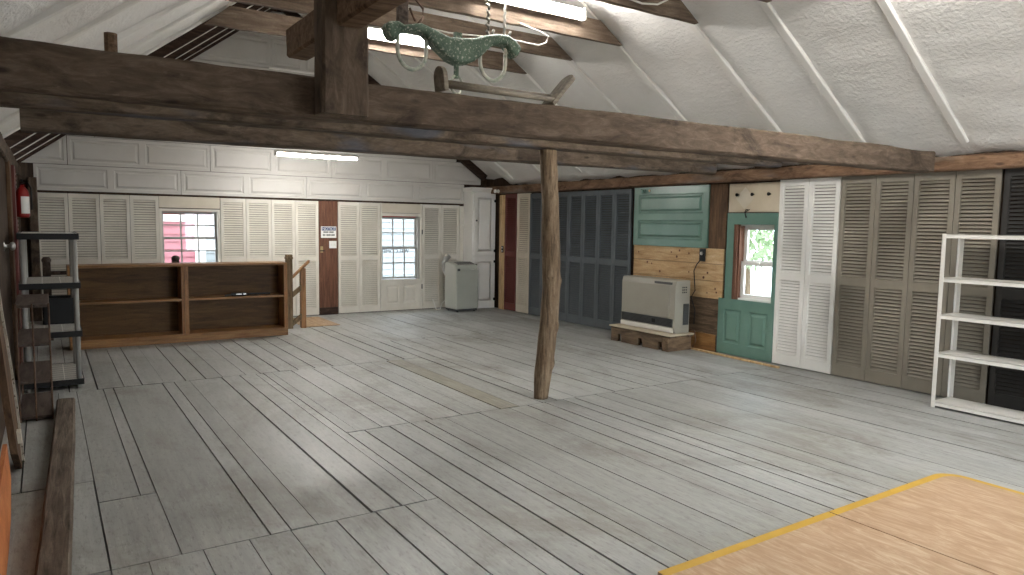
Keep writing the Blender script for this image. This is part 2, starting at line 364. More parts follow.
# floor: boards running away from the camera, real gaps over a dark layer
def floor():
    mb = MB(); mb.box(-0.6, 7.0, -1.0, 11.6, -0.16, -0.06, mi=2)
    def row(edges, y0, y1, brown=()):
        for i in range(len(edges)-1):
            a, b = edges[i], edges[i+1]; g = random.choice([0.004, 0.006, 0.008, 0.010, 0.014])
            dz = random.uniform(-0.0025, 0.0012); sk = random.uniform(-0.006, 0.006)
            vs = []
            for z in (-0.05, dz):
                vs += [(a+g/2+sk, y0+0.004, z), (b-g/2, y0+0.004, z), (b-g/2, y1-0.004, z), (a+g/2, y1-0.004, z)]
            mb._add(vs, [(0,3,2,1),(4,5,6,7),(0,1,5,4),(1,2,6,5),(2,3,7,6),(3,0,4,7)], 1 if i in brown else 0)
    def fill(a, b, lo=0.15, hi=0.24):
        e = [a]
        while b-e[-1] > hi: e.append(e[-1]+random.uniform(lo, hi))
        return e+[b]
    row([-0.6, -0.35, -0.16, 0.03, 0.192, 0.336, 0.557, 0.76, 0.954, 1.182, 1.39, 1.56, 1.76], -1, 3.37)
    row([0.192, 0.47], 3.37, 4.23); row([0.192, 0.39, 0.47], 4.23, 7.1)
    row([-0.6, -0.4, -0.2, 0.0, 0.192], 3.37, 4.6); row([-0.6, -0.38, -0.15, 0.06, 0.192], 4.6, 7.1)
    row([0.47, 0.86, 0.96, 1.09, 1.37, 1.54, 1.69, 1.76], 3.37, 7.1)
    row([1.76, 1.89, 2.085, 2.253, 2.376, 2.548, 2.85, 3.137, 3.32, 3.50, 3.69, 3.82, 4.05, 4.25, 4.5, 4.78, 5.1, 5.32, 5.55]+fill(5.55, 7.0)[1:], -1, 4.78)
    row([1.76, 1.84, 2.03, 2.25, 2.44, 2.70, 2.88, 3.06, 3.24, 3.48], 4.78, 7.1, brown=(7,))
    row([-0.6, -0.4, -0.1, 0.14, 0.35, 0.56, 0.70, 0.88, 1.06, 1.235, 1.39, 1.6, 1.74, 1.92, 2.11, 2.28, 2.47, 2.72, 2.9, 3.1, 3.28, 3.48], 7.1, 11.6)
    row(fill(3.48, 7.0), 4.78, 8.3); row(fill(3.48, 7.0), 8.3, 11.6)
    return mb.build('floor', None, mats=[M['floor'], M['floorbrown'], M['gap']])
struct(floor(), 'grey painted plank floor with dark gaps between the boards')

# openings
WIN1 = (1.375, 2.175, 0.80, 1.64); DOORW = (4.715, 5.415, 0.53, 1.62); WIN3 = (4.95, 5.50, 0.66, 1.52)
def holed_wall(mb, lo, hi, z0, z1, holes, put):
    xs = lo
    for (a, b, c, d) in sorted(holes):
        put(mb, xs, a, z0, z1); put(mb, a, b, z0, c); put(mb, a, b, d, z1); xs = b
    put(mb, xs, hi, z0, z1)
mb = MB()
holed_wall(mb, -0.7, 7.0, -0.05, 2.2, [WIN1, DOORW], lambda m, a, b, c, d: m.box(a, b, YB+0.02, YB+0.14, c, d))
mb.prism([(-0.7, 2.2), (6.95, 2.2), (XR, ZR+0.12)], 1, YB+0.02, YB+0.14)
struct(mb.build('wall_back', M['wallwood']))
mb = MB()
holed_wall(mb, -1.2, 11.3, -0.05, 2.35, [WIN3], lambda m, a, b, c, d: m.box(XW+0.03, XW+0.15, a, b, c, d))
struct(mb.build('wall_right', M['wallwood']))
def xl(y): return -0.235-0.008*(YB-y)
mb = MB(); mb.prism([(xl(11.2), 11.2), (xl(-1.2), -1.2), (xl(-1.2)-0.1, -1.2), (xl(11.2)-0.1, 11.2)], 2, -0.05, 1.985)
WL = struct(mb.build('wall_left', M['wallwood']))
mb = MB(); mb.prism([(-0.6, 2.1), (7.0, 2.1), (XR, ZR+0.1)], 1, -1.2, -1.05); mb.box(-0.6, 3.6, -1.2, -1.05, -0.05, 2.1); mb.box(6.2, 7.0, -1.2, -1.05, -0.05, 2.1)  # gap left behind the camera, added so daylight fills the loft
struct(mb.build('wall_front', M['offwhite']))

# roof underside: sprayed foam between the rafters, both slopes
def ceiling():
    mb = MB()
    for side in (0, 1):
        nu, nv = 62, 210; x0 = 7.0 if side == 0 else -0.45
        s = SR if side == 0 else SL; nrm = Vector((s if side == 0 else -s, 0, 1)).normalized()
        zf = zr if side == 0 else zl
        vs = []
        for j in range(nv+1):
            y = -1.1+12.4*j/nv
            for i in range(nu+1):
                x = x0+(XR-x0)*i/nu
                d = 0.030+0.014*noise.noise(Vector((x*1.1, y*0.5, side*9)))+0.012*noise.noise(Vector((x*5, y*2.0, 3+side*9)))+0.006*noise.noise(Vector((x*14, y*9, 5)))
                ss = min(1.0, max(0.0, (y-(7.5 if side else 10.25))/(1.0 if side else 0.4))); d += 0.095*ss*ss*(3-2*ss)
                e = abs(x-x0)
                if e < 0.55 and side == 0: d -= 0.05*noise.noise(Vector((x*6, y*5, 1.5)))*(1-e/0.55)+0.02*(1-e/0.55)
                vs.append(Vector((x, y, zf(x)))+nrm*d)
        fs = [[j*(nu+1)+i, j*(nu+1)+i+1, (j+1)*(nu+1)+i+1, (j+1)*(nu+1)+i] for j in range(nv) for i in range(nu)]
        mb._add(vs, fs)
        # closed roof deck above
        a = Vector((x0, 0, zf(x0)))+nrm*0.24; b = Vector((XR, 0, ZR+0.3))
        mb._add([(a.x, -1.2, a.z), (b.x, -1.2, b.z), (b.x, 11.4, b.z), (a.x, 11.4, a.z)], [(0, 1, 2, 3)])
    return mb.build('ceiling', M['foam'], smooth=True)
CEIL = struct(ceiling(), 'white sprayed foam on both slopes of the roof')

# ============================================================ ROOF TIMBERS
RY = [1.35, 2.2, 3.045, 3.915, 4.69, 5.70, 6.515, 7.42, 8.27, 9.2, 10.1]
def rafter_mesh(side, dep=0.07, w=0.075, name='rafter', m=None, seed=1):
    x0 = 6.62 if side == 0 else -0.30
    zf = zr if side == 0 else zl; s = SR if side == 0 else SL
    a = Vector((x0, 0, zf(x0))); b = Vector((XR, 0, ZR)); L = (b-a).length
    mb = hewn(L, w, dep, seed, 0.004, 0.12, 0.008)
    d = (b-a).normalized(); nz = Vector((s if side == 0 else -s, 0, 1)).normalized(); ny = nz.cross(d)
    for v in mb.v:
        p = d*v.x+ny*v.y+nz*v.z; v.x, v.y, v.z = p.x, p.y, p.z
    ob = mb.build(name, m or M['foamrafter'], smooth=False); ob.location = a
    return ob
for side, sn in ((0, 'over the green door wall'), (1, 'over the extinguisher wall')):
    proto = None
    RS = RY if side == 0 else RY[:8]+[8.5, 9.45, 10.3]
    for i, y in enumerate(RS):
        dark = side == 1 and y > 8.4
        if dark:
            o = rafter_mesh(1, 0.15, 0.05, 'rafter', M['darkrafter'], i)
            e = rafter_mesh(1, 0.006, 0.022, 'painted_edge', M['foamrafter'], i); e.parent = o; e.location = (0.004, 0, -0.005); e['label'] = 'thin white painted lower edge'
        elif proto is None: o = proto = rafter_mesh(side)
        else: o = proto.copy(); COL.objects.link(o)
        o.location.y = y
        tag(o, f"{'dark brown' if dark else 'foam-coated white'} rafter {sn}, {ORD[len(RS)-1-i]} from the gable rafter", 'rafter', f'rafters {sn}')
for side, lab in ((0, 'dark brown gable rafter coming down behind the tall white cabinet'), (1, 'dark brown gable rafter rising over the bookcase wall')):
    o = rafter_mesh(side, 0.15, 0.07, 'rafter', M['darkrafter'], 5+side); o.location.y = YB-0.10
    if side == 0: o.location.z += 0.0
    tag(o, lab, 'rafter')
# collar ties
def collar(y, lab, i):
    zb, zt = 3.33, 3.53; mb = MB()
    xl0, xr0 = XL0+(zb+0.03-ZE)/SL, XE-(zb-ZE)/SR; xl1, xr1 = XL0+(zt-ZE)/SL, XE-(zt-ZE)/SR
    n = 24; pts = [(xl0+(xr0-xl0)*k/n, zb+0.008*noise.noise(Vector((k*0.7, i*5, 0)))) for k in range(n+1)]+[(xr1, zt), (xl1, zt)]
    mb.prism(pts, 1, y-0.09, y-0.038)
    o = mb.build('collar_tie', M['collar'], origin=(3.0, y-0.06, zb)); tag(o, lab, 'collar beam', 'collar ties under the ridge')
collar(3.045, 'brown collar tie overhead in front of the thick tie beam', 0)
collar(3.915, 'brown collar tie overhead, just past the thick tie beam', 1)
collar(4.69, 'brown collar tie with a white cable loop at its end', 2)
collar(5.70, 'brown collar tie holding the green ox yoke and a long tube light', 3)
collar(6.515, 'brown collar tie right behind the one that holds the yoke', 4)
collar(7.42, 'farthest brown collar tie, carrying the tube light half hidden by the square post', 5)

# tie beams and plates
def timber(name, p0, L, wy, hz, mat, seed, lab, cat='beam', rz=0.0, amp=0.007, ry=0.0, group=None):
    mb = hewn(L, wy, hz, seed, amp); o = mb.build(name, mat)
    o.location = p0; o.rotation_euler = (0, ry, rz); return tag(o, lab, cat, group)
timber('tie_beam', (-0.34, 3.275, 1.960), 6.86, 0.12, 0.183, M['beam'], 2, 'thick hewn tie beam nearest the camera with the square post on it', amp=0.010, ry=-0.0062)
timber('tie_beam', (-0.30, 4.95, 2.112), 6.95, 0.18, 0.15, M['beam2'], 5, 'hewn tie beam resting on the crooked log post', ry=-0.0062)
timber('tie_beam', (-0.10, 5.82, 2.068), 6.73, 0.18, 0.16, M['beam2'], 9, 'farthest hewn tie beam, with bluish paint smears, past the log post', ry=-0.0080)
tp = MB(); q = hewn(13.0, 0.12, 0.125, 11, 0.008)
o = q.build('wall_plate', M['beam']); o.location = (6.69, 10.95, 2.025); o.rotation_euler = (0, 0, R90)
o.data.materials.clear(); o.data.materials.append(m_timber('plate_timber_brown', rgb(74, 54, 42), rgb(122, 95, 74), rgb(150, 124, 102), (2.2, 9, 9), rgb(62, 46, 36), rgb(132, 126, 118))); tag(o, 'long brown plate timber running along the tops of the grey louvered doors', 'beam')
q = hewn(9.6, 0.13, 0.15, 13, 0.012); o = q.build('wall_plate', M['beam']); o.location = (xl(11.0)-0.035, 11.0, 1.99); o.rotation_euler = (0, 0, R90-0.008)
tag(o, 'rough plate timber above the red fire extinguisher', 'beam')
# square queen post on the near beam, with the longways timber through it
mb = hewn(1.20, 0.13, 0.215, 17, 0.006); o = mb.build('queen_post', M['beam'])
o.rotation_euler = (0, -PI/2, 0); o.location = (1.250, 3.145, 1.972)
# local X -> up; local z -> -X
tag(o, 'square dark hewn post rising from the near tie beam into the roof', 'post')
mb = hewn(5.0, 0.12, 0.15, 19, 0.004); o = mb.build('purlin', M['purlin']); o.location = (1.16, 3.85, 2.35); o.rotation_euler = (0, 0, R90)
tag(o, 'sawn brown timber passing lengthways through the square post', 'beam')
# small stub on the near beam
mb = hewn(0.09, 0.05, 0.045, 23, 0.003, 0.03); o = mb.build('wood_peg', M['purlin']); o.rotation_euler = (0, -PI/2, 0); o.location = (0.272, 3.27, 2.13)
tag(o, 'short wooden peg standing on top of the near tie beam', 'peg')

# crooked log post under the second beam
def log_post():
    mb = MB(); key = [(0.0, 3.520, 0.058), (0.15, 3.535, 0.072), (0.43, 3.577, 0.081), (0.7, 3.600, 0.079), (0.95, 3.612, 0.077), (1.2, 3.598, 0.077), (1.45, 3.580, 0.076), (1.7, 3.570, 0.074), (1.9, 3.556, 0.072), (2.125, 3.547, 0.070)]
    n, m = 60, 20; vs = []; fs = []
    for i in range(n+1):
        z = 2.125*i/n
        for a, b in zip(key, key[1:]):
            if a[0] <= z <= b[0]+1e-6: t = (z-a[0])/(b[0]-a[0]); cx = a[1]+(b[1]-a[1])*t+0.035; rr = a[2]+(b[2]-a[2])*t; break
        cy = 4.91+0.012*math.sin(z*3)
        for k in range(m):
            an = 2*PI*k/m
            d = 0.010*noise.noise(Vector((math.cos(an)*1.6, math.sin(an)*1.6, z*2.2)))+0.005*noise.noise(Vector((math.cos(an)*5, math.sin(an)*5, z*7)))
            for (kz, ka, ks) in ((0.62, -1.2, 0.022), (1.02, -0.4, 0.024), (1.08, -2.4, 0.018), (1.36, 0.1, 0.02), (0.3, -0.9, 0.02), (1.75, -1.9, 0.016)):
                da = (an-ka+PI) % (2*PI)-PI; d += ks*math.exp(-((z-kz)/0.035)**2-(da/0.35)**2)
            vs.append((cx+(rr+d)*math.cos(an), cy+(rr+d)*math.sin(an), z))
    for i in range(n):
        for k in range(m): fs.append([i*m+k, i*m+(k+1) % m, (i+1)*m+(k+1) % m, (i+1)*m+k])
    fs.append(list(range(m))[::-1]); fs.append([n*m+k for k in range(m)])
    mb._add(vs, fs); o = mb.build('log_post', M['log'], origin=(3.52, 4.91, 0), smooth=True)
    tag(o, 'crooked debarked log post standing in the middle of the grey floor', 'post')
log_post()

# ============================================================ GARAGE PANEL GABLE
def raised(mb, x0, x1, z0, z1, y, d=0.012, fw=0.02):
    """a moulded field on a face looking to -y at y: sunken ring and raised centre"""
    P = [(x0, z0), (x1, z0), (x1, z1), (x0, z1)]
    def ring(i): return [(x0+i, z0+i), (x1-i, z0+i), (x1-i, z1-i), (x0+i, z1-i)]
    lev = [(0, 0), (fw*0.5, d), (fw*1.1, d), (fw*2.0, -d*0.5)]
    vs = []
    for (i, dy) in lev: vs += [(p[0], y+dy, p[1]) for p in ring(i)]
    fs = []
    for a in range(3):
        for k in range(4): fs.append([a*4+k, a*4+(k+1) % 4, (a+1)*4+(k+1) % 4, (a+1)*4+k])
    fs.append([12, 13, 14, 15]); mb._add(vs, fs)
def faced(mb, x0, x1, z0, z1, y, fields):
    """flat face at y with rectangular holes for the fields (all in one row or one column grid)"""
    xs = sorted({x0, x1, *[f[0] for f in fields], *[f[1] for f in fields]}); zs = sorted({z0, z1, *[f[2] for f in fields], *[f[3] for f in fields]})
    for i in range(len(xs)-1):
        for j in range(len(zs)-1):
            cx, cz = (xs[i]+xs[i+1])/2, (zs[j]+zs[j+1])/2
            if any(f[0] < cx < f[1] and f[2] < cz < f[3] for f in fields): continue
            mb._add([(xs[i], y, zs[j]), (xs[i+1], y, zs[j]), (xs[i+1], y, zs[j+1]), (xs[i], y, zs[j+1])], [(0, 1, 2, 3)])
def clip(o, t):
    """cut a section of the gable cladding along both roof slopes"""
    bm = bmesh.new(); bm.from_mesh(o.data)
    for (px, s) in ((XE, SR), (XL0, -SL)):
        n = Vector((s, 0, 1)).normalized(); co = Vector((px, 0, ZE+0.02))-Vector(t.location); co.y = 0
        bmesh.ops.bisect_plane(bm, geom=bm.verts[:]+bm.edges[:]+bm.faces[:], plane_co=co, plane_no=n, clear_outer=True)
    n = len(bm.faces); bm.to_mesh(o.data); bm.free()
    if n == 0: bpy.data.objects.remove(o)
def garage(x0, x1, z0, z1, fields, lab, row):
    mb = MB(); y = YB-0.045; g = 0.004
    t = thing('garage_door_section', lab, 'panel', ((x0+x1)/2, YB, z0), 0, f'garage door sections, {row}')
    c = (x0+x1)/2
    mb.box(x0+g-c, x1-g-c, 0.003-0.045, 0.0, g, z1-z0-g)
    F = [(a-c, b-c, 0.045, z1-z0-0.045) for a, b in fields]
    # body front is recessed; face skin sits in front of it
    sk = MB(); faced(sk, x0+g-c, x1-g-c, g, z1-z0-g, -0.05, F)
    clip(mb.build('section_body', M['garage'], t), t)
    clip(sk.build('face_sheet', M['garage'], t), t)
    for f in F:
        p = MB(); raised(p, *f, -0.05, 0.009, 0.022); clip(p.build('raised_field', M['garage'], t), t)
def grow(z0, z1, joints, per, row, clip=False):
    for i in range(len(joints)-1):
        a, b = joints[i], joints[i+1]; n = per[i]; w = (b-a)/n
        fl = [(a+w*k+0.04, a+w*(k+1)-0.04) for k in range(n)]
        garage(a, b, z0, z1, fl, f'white garage door section, {row}, {ORD[i]} from the extinguisher corner' if len(joints) > 2 else 'white garage door section at the very peak of the gable', row)
grow(1.84, 2.185, [-0.08, 1.66, 3.45, 6.26], [2, 2, 3], 'lowest row')
grow(2.185, 2.565, [-0.40, 0.30, 2.055, 3.85, 5.65, 6.60], [1, 2, 2, 2, 1], 'second row')
grow(2.565, 2.945, [0.02, 0.62, 2.30, 4.10, 6.10], [1, 2, 2, 2], 'third row')
grow(2.945, 3.325, [0.6, 2.05, 3.9, 5.6], [2, 2, 2], 'fourth row')
grow(3.325, 3.76, [1.15, 2.94, 5.05], [2, 2], 'fifth row')
grow(3.76, 4.20, [1.85, 2.94, 4.4], [1, 3], 'sixth row')
grow(4.20, 4.60, [2.4, 3.7], [2], 'topmost row')
mb = MB(); mb.box(-0.1, 6.28, YB-0.03, YB+0.03, 1.822, 1.842); struct(mb.build('trim_1', M['wallwood']))
mb = MB(); mb.box(2.9, 4.6, YB-0.085, YB-0.05, 3.75, 3.775); tag(mb.build('batten', M['white'], origin=(3.7, YB-0.06, 3.75)), 'thin white batten across the gable above the near tie beam', 'batten')

# ============================================================ LOUVERED DOORS
protos = {}
def louver_proto(key, w, hh, mid, midh, mat, toprail=0.07, botrail=0.12, pitch=0.033, st=0.045):
    t = thing('louvered_door', 'x', 'louvered door')
    fr = MB(); d = 0.03
    fr.box(-w/2+0.001, -w/2+st, -d, 0, 0, hh); fr.box(w/2-st, w/2-0.001, -d, 0, 0, hh)
    fr.box(-w/2+st, w/2-st, -d+0.001, -0.001, hh-toprail, hh); fr.box(-w/2+st, w/2-st, -d+0.001, -0.001, mid, mid+midh); fr.box(-w/2+st, w/2-st, -d+0.001, -0.001, 0, botrail)
    fr.build('door_frame', mat, t)
    for (z0, z1) in ((botrail, mid), (mid+midh, hh-toprail)):
        sl = MB(); n = int((z1-z0)/pitch)
        for k in range(n):
            z = z0+(z1-z0)*(k+0.5)/n; mt = Matrix.Translation((0, -d/2, z)) @ Matrix.Rotation(math.radians(52), 4, 'X')
            sl.box(-w/2+st, w/2-st, -0.0165, 0.0165, -0.0025, 0.0025, mt)
        sl.build('louvers', mat, t)
    return t
def louver(key, x, y, rz, w, hh, mid, midh, mat, lab, group, z=0.012, **kw):
    k = (key, round(w, 3), round(hh, 3))
    if k not in protos: o = protos[k] = louver_proto(key, w, hh, mid, midh, mat, **kw)
    else: o = copy_tree(protos[k])
    o.location = (x, y, z); o.rotation_euler = (0, 0, rz)
    tag(o, lab, 'louvered door', group)
def back_run(xs, name, labs):
    for i in range(len(xs)-1):
        w = xs[i+1]-xs[i]
        louver('ow', (xs[i]+xs[i+1])/2, YB, 0, round(w, 2)-0.004, 1.80, 0.86, 0.07, M['offwhite'], labs[i], name, st=0.042, botrail=0.1, toprail=0.06)
back_run([-0.07, 0.29, 0.65, 1.01, 1.37], 'off-white louvered doors beside the pink-lit window',
         ['off-white louvered door in the extinguisher corner, behind the black resin shelving', 'off-white louvered door second from the extinguisher corner', 'off-white louvered door third from the extinguisher corner', 'off-white louvered door bordering the pink-lit window on its extinguisher side'])
back_run([2.18, 2.545, 2.91, 3.275, 3.64], 'off-white louvered doors between window and brown board',
         ['off-white louvered door just past the pink-lit window, above the bookcase', 'off-white louvered door second past the pink-lit window', 'off-white louvered door next to the one touching the brown board, behind the stair rail', 'off-white louvered door touching the brown NOTICE board, over the stair rail'])
back_run([3.96, 4.32, 4.68], 'off-white louvered doors beside the glazed door', ['off-white louvered door between the brown NOTICE board and another louvered door', 'off-white louvered door touching the frame of the glazed door, toward the brown board'])
back_run([5.46, 5.82, 6.18], 'off-white louvered doors by the air conditioner', ['off-white louvered door between glazed door and air conditioner', 'off-white louvered door behind the portable air conditioner'])
mb = MB(); mb.box(6.185, 6.265, YB-0.03, YB, 0.01, 1.80); tag(mb.build('filler_board', M['offwhite'], origin=(6.22, YB, 0)), 'narrow off-white filler board beside the tall white cabinet', 'board')
def right_run(y0, y1, n, key, mat, hh, labs, group, **kw):
    w = (y0-y1)/n
    for i in range(n):
        louver(key, XW, y0-w*(i+0.5), R90, round(w, 3)-0.004, hh, 0.925, 0.085, mat, labs[i], group, **kw)
right_run(10.44, 10.07, 1, 'maroon', M['maroon'], 2.0, ['maroon louvered door beside the pine board near the tall cabinet'], 'odd coloured louvered doors by the cabinet corner')
right_run(10.065, 9.685, 1, 'cream', M['cream'], 2.0, ['cream louvered door between the maroon door and the slate grey doors'], 'odd coloured louvered doors by the cabinet corner')
right_run(9.68, 7.26, 7, 'slate', M['slate'], 1.99, ['slate grey louvered door touching the cream one']+[f'slate grey louvered door, {ORD[k]} from the cream one' for k in range(1, 6)]+['slate grey louvered door next to the green panel and heater'], 'slate grey louvered doors')
right_run(4.92, 4.21, 2, 'white', M['white'], 2.01, ['bright white louvered door touching the green door', 'bright white louvered door touching the taupe doors'], 'bright white bifold pair', st=0.05)
right_run(4.205, 2.77, 4, 'taupe', M['taupe'], 2.01, ['taupe louvered door touching the bright white pair', 'taupe louvered door second from the bright white pair', 'taupe louvered door at the end post of the white shelving', 'taupe louvered door touching the charcoal ones, behind the white shelving'], 'taupe louvered doors')
right_run(2.75, 1.6, 3, 'charcoal', M['charcoal'], 2.02, ['charcoal louvered door touching the taupe ones behind the white shelving', 'charcoal louvered door second from the taupe ones', 'charcoal louvered door third from the taupe ones, at the frame edge'], 'charcoal louvered doors')

# ============================================================ BACK WALL: WINDOW, BOARD, GLAZED DOOR
def sash(parent, x0, x1, z0, z1, y, mat, cols, rows, fr=0.035, mun=0.019, th=0.03, name='sash'):
    mb = MB()
    mb.box(x0, x0+fr, y, y+th, z0, z1); mb.box(x1-fr, x1, y, y+th, z0, z1); mb.box(x0+fr, x1-fr, y, y+th, z0, z0+fr); mb.box(x0+fr, x1-fr, y, y+th, z1-fr, z1)
    for c in range(1, cols):
        x = x0+fr+(x1-x0-2*fr)*c/cols; mb.box(x-mun/2, x+mun/2, y+0.005, y+th-0.005, z0+fr, z1-fr)
    for rr in range(1, rows):
        z = z0+fr+(z1-z0-2*fr)*rr/rows; mb.box(x0+fr, x1-fr, y+0.006, y+th-0.006, z-mun/2, z+mun/2)
    o = mb.build(name, mat, parent)
    g = MB(); g.box(x0+fr, x1-fr, y+th*0.45, y+th*0.55, z0+fr, z1-fr); gl = g.build('pane', M['glass'], o); return o
def frame_box(x0, x1, z0, z1, y0, y1, t):
    mb = MB(); mb.box(x0-t, x0, y0, y1, z0-t, z1+t); mb.box(x1, x1+t, y0, y1, z0-t, z1+t); mb.box(x0, x1, y0, y1, z1, z1+t); mb.box(x0, x1, y0, y1, z0-t, z0); return mb
w1 = bpy.data.objects.new('window_1', None); COL.objects.link(w1); w1.location = (1.775, YB, 0.8); struct(w1, 'double-hung white window with six-pane sashes above the bookcase')
def L(o, loc): # world-coordinates helper for children of an empty
    o.location = Vector(o.location)-Vector(loc)
a = frame_box(1.405, 2.145, 0.84, 1.61, YB-0.02, YB+0.15, 0.033).build('window_frame', M['offwhite'], w1); L(a, w1.location)
for (z0, z1, yy) in ((1.215, 1.605, YB+0.075), (0.845, 1.235, YB+0.035)):
    a = sash(w1, 1.405, 2.145, z0, z1, yy, M['greyplastic'], 3, 2, 0.028); L(a, w1.location)
mb = MB(); mb.box(1.45, 2.10, YB+0.17, YB+0.22, 1.56, 1.66); a = mb.build('head_trim', M['redtrim'], w1); L(a, w1.location)
mb = MB(); mb.box(1.372, 2.178, YB-0.02, YB+0.0, 1.655, 1.815, ch=0.004); tag(mb.build('filler_board', M['cream'], origin=(1.775, YB, 1.655)), 'cream plywood piece filling the space above the pink-lit window', 'board')
# brown board with sign, latch, switch
mb = MB(); mb.box(3.645, 3.955, YB-0.022, YB, 0.12, 1.815); mb2 = MB(); mb2.box(3.645, 3.955, YB-0.026, YB, 0.0, 0.115)
t = thing('brown_board', 'brown stained upright board carrying the NOTICE sign', 'board', (3.8, YB, 0))
a = mb.build('board', M['brownboard'], t); L(a, t.location); a = mb2.build('kick_board', M['darkrafter'], t); L(a, t.location)
t = thing('notice_sign', 'small white NOTICE sign with blue header on the brown board', 'sign', (3.805, YB-0.024, 1.235))
mb = MB(); mb.box(-0.125, 0.125, -0.004, 0, 0, 0.18, ch=0.003); mb.build('sign_plate', M['signwhite'], t)
mb = MB(); mb.box(-0.115, 0.115, -0.006, -0.003, 0.115, 0.17); mb.build('header', M['signblue'], t)
me = text_mesh('NOTICE', 0.058, 0.0008); me.materials.append(M['signwhite']); a = bpy.data.objects.new('lettering', me); COL.objects.link(a); a.parent = t; a.location = (0, -0.0075, 0.142); a.rotation_euler = (PI/2, 0, 0)
mb = MB()
for (z, segs) in ((0.078, ((-0.085, -0.005), (0.01, 0.085))), (0.032, ((-0.095, -0.05), (-0.038, 0.03), (0.042, 0.095)))):
    for s0, s1 in segs:
        x = s0
        while x < s1-0.006:
            mb.box(x, min(x+0.010, s1), -0.0052, -0.0035, z, z+0.026); x += 0.0145
mb.build('print_lettering', M['signblack'], t)
t = thing('light_switch', 'white switch plate under the NOTICE sign', 'switch', (3.872, YB-0.022, 1.07))
mb = MB(); mb.box(-0.06, 0.06, -0.008, 0, 0, 0.115, ch=0.003); mb.build('cover_plate', M['signwhite'], t)
for x in (-0.025, 0.025): mb = MB(); mb.box(x-0.008, x+0.008, -0.018, -0.006, 0.042, 0.072, ch=0.002); mb.build('toggle', M['white'], t)
t = thing('door_latch', 'small brass latch on the brown board below the NOTICE sign', 'latch', (3.69, YB-0.022, 1.0))
mb = MB(); mb.box(-0.022, 0.022, -0.006, 0, 0, 0.10, ch=0.002); mb.build('back_plate', M['brass'], t)
mb = MB(); mb.tube([(-0.03, -0.022, 0.03), (0.04, -0.022, 0.03)], 0.008); mb.tube([(0.0, -0.004, 0.03), (0.0, -0.024, 0.03)], 0.007); mb.build('bolt', M['black'], t)
# glazed door
d1 = bpy.data.objects.new('door_1', None); COL.objects.link(d1); d1.location = (5.07, YB, 0); struct(d1, 'white door with twelve glass panes and two lower panels')
X0, X1 = 4.685, 5.455
mb = MB(); y = -0.03; c = 5.07
mb.box(X0-c, 4.715-c, y, 0.0, 0.01, 1.815); mb.box(5.42-c, X1-c, y, 0.0, 0.01, 1.815); mb.box(4.715-c, 5.42-c, y, 0, 1.60, 1.65)
mb.build('door_frame', M['offwhite'], d1)
sk = MB(); F = [(4.79-c, 5.03-c, 0.12, 0.44), (5.105-c, 5.345-c, 0.12, 0.44)]; faced(sk, 4.715-c, 5.42-c, 0.01, 0.53, -0.022, F)
for f in F: raised(sk, *f, -0.022, 0.008, 0.025)
sk.build('lower_panel', M['offwhite'], d1)
mb = MB(); mb.box(4.715-c, 5.42-c, -0.001, 0.02, 0.01, 0.53); mb.build('lower_backing', M['offwhite'], d1)
for (z0, z1, yy) in ((1.055, 1.585, 0.07), (0.545, 1.08, 0.035)):
    sash(d1, 4.72-c, 5.385-c, z0, z1, yy, M['greyplastic'], 3, 2, 0.032)
mb = MB(); mb.box(5.385-c, 5.42-c, 0.0, 0.1, 0.53, 1.6); mb.build('jamb', M['greyplastic'], d1)
mb = MB(); mb.box(4.72-c, 5.42-c, 0.16, 0.21, 1.57, 1.67); mb.build('head_trim', M['redtrim'], d1)
mb = MB(); mb.box(-0.36, 0.36, -0.026, 0.0, 1.655, 1.812, ch=0.004); mb.build('header_panel', M['cream'], d1)
mb = MB(); [mb.box(0.372, 0.388, -0.038, -0.03, z, z+0.08) for z in (0.36, 1.3)]; mb.build('hinge', M['black'], d1)
# mirrored sign on the outside of the glass
me = text_mesh('WELCOME', 0.10, 0.004); me.materials.append(M['signgrey']); a = bpy.data.objects.new('welcome_sign', me); COL.objects.link(a)
a.location = (5.03, YB+0.115, 1.005); a.rotation_euler = (PI/2, 0, PI); tag(a, 'WELCOME lettering on the outside of the door glass, read from behind', 'sign')

# ============================================================ CABINET CORNER
t = thing('tall_cabinet', 'tall white two-door cabinet standing in the corner by the air conditioner', 'cabinet', (6.5, 11.1, 0))
mb = MB(); mb.box(-0.235, 0.235, -0.32, 0, 0.0, 2.06); mb.build('cabinet_body', M['white'], t, bevel=0.003)
mb = MB(); mb.prism([(-0.32, 2.05), (-0.335, 2.06), (-0.345, 2.09), (-0.365, 2.105), (-0.365, 2.125), (0.0, 2.125), (0.0, 2.05)], 0, -0.275, 0.25); mb.build('crown_moulding', M['white'], t)
for (z0, z1, kz, hs, nm) in ((0.94, 2.02, 1.55, (1.02, 1.90), 'upper'), (0.06, 0.91, 0.78, (0.16, 0.83), 'lower')):
    sk = MB(); f = (-0.145, 0.145, z0+0.07, z1-0.07); faced(sk, -0.21, 0.21, z0, z1, -0.342, [f]); raised(sk, *f, -0.342, 0.010, 0.02)
    sk.box(-0.21, 0.21, -0.332, -0.321, z0, z1)
    sk.box(-0.21, -0.205, -0.341, -0.331, z0, z1); sk.box(0.205, 0.21, -0.341, -0.331, z0, z1)
    dd = sk.build('door', M['white'], t)
    k = MB(); k.lathe([(0.006, 0), (0.006, -0.012), (0.015, -0.016), (0.016, -0.026), (0.008, -0.03)], (-0.18, -0.342, kz), 14, 1); k.build('knob', M['black'], dd)
    for z in hs:
        hg = MB(); hg.box(0.19, 0.222, -0.352, -0.340, z-0.022, z+0.022, ch=0.003); hg.tube([(0.215, -0.35, z-0.028), (0.215, -0.35, z+0.028)], 0.007, 8); hg.build('hinge', M['black'], dd)
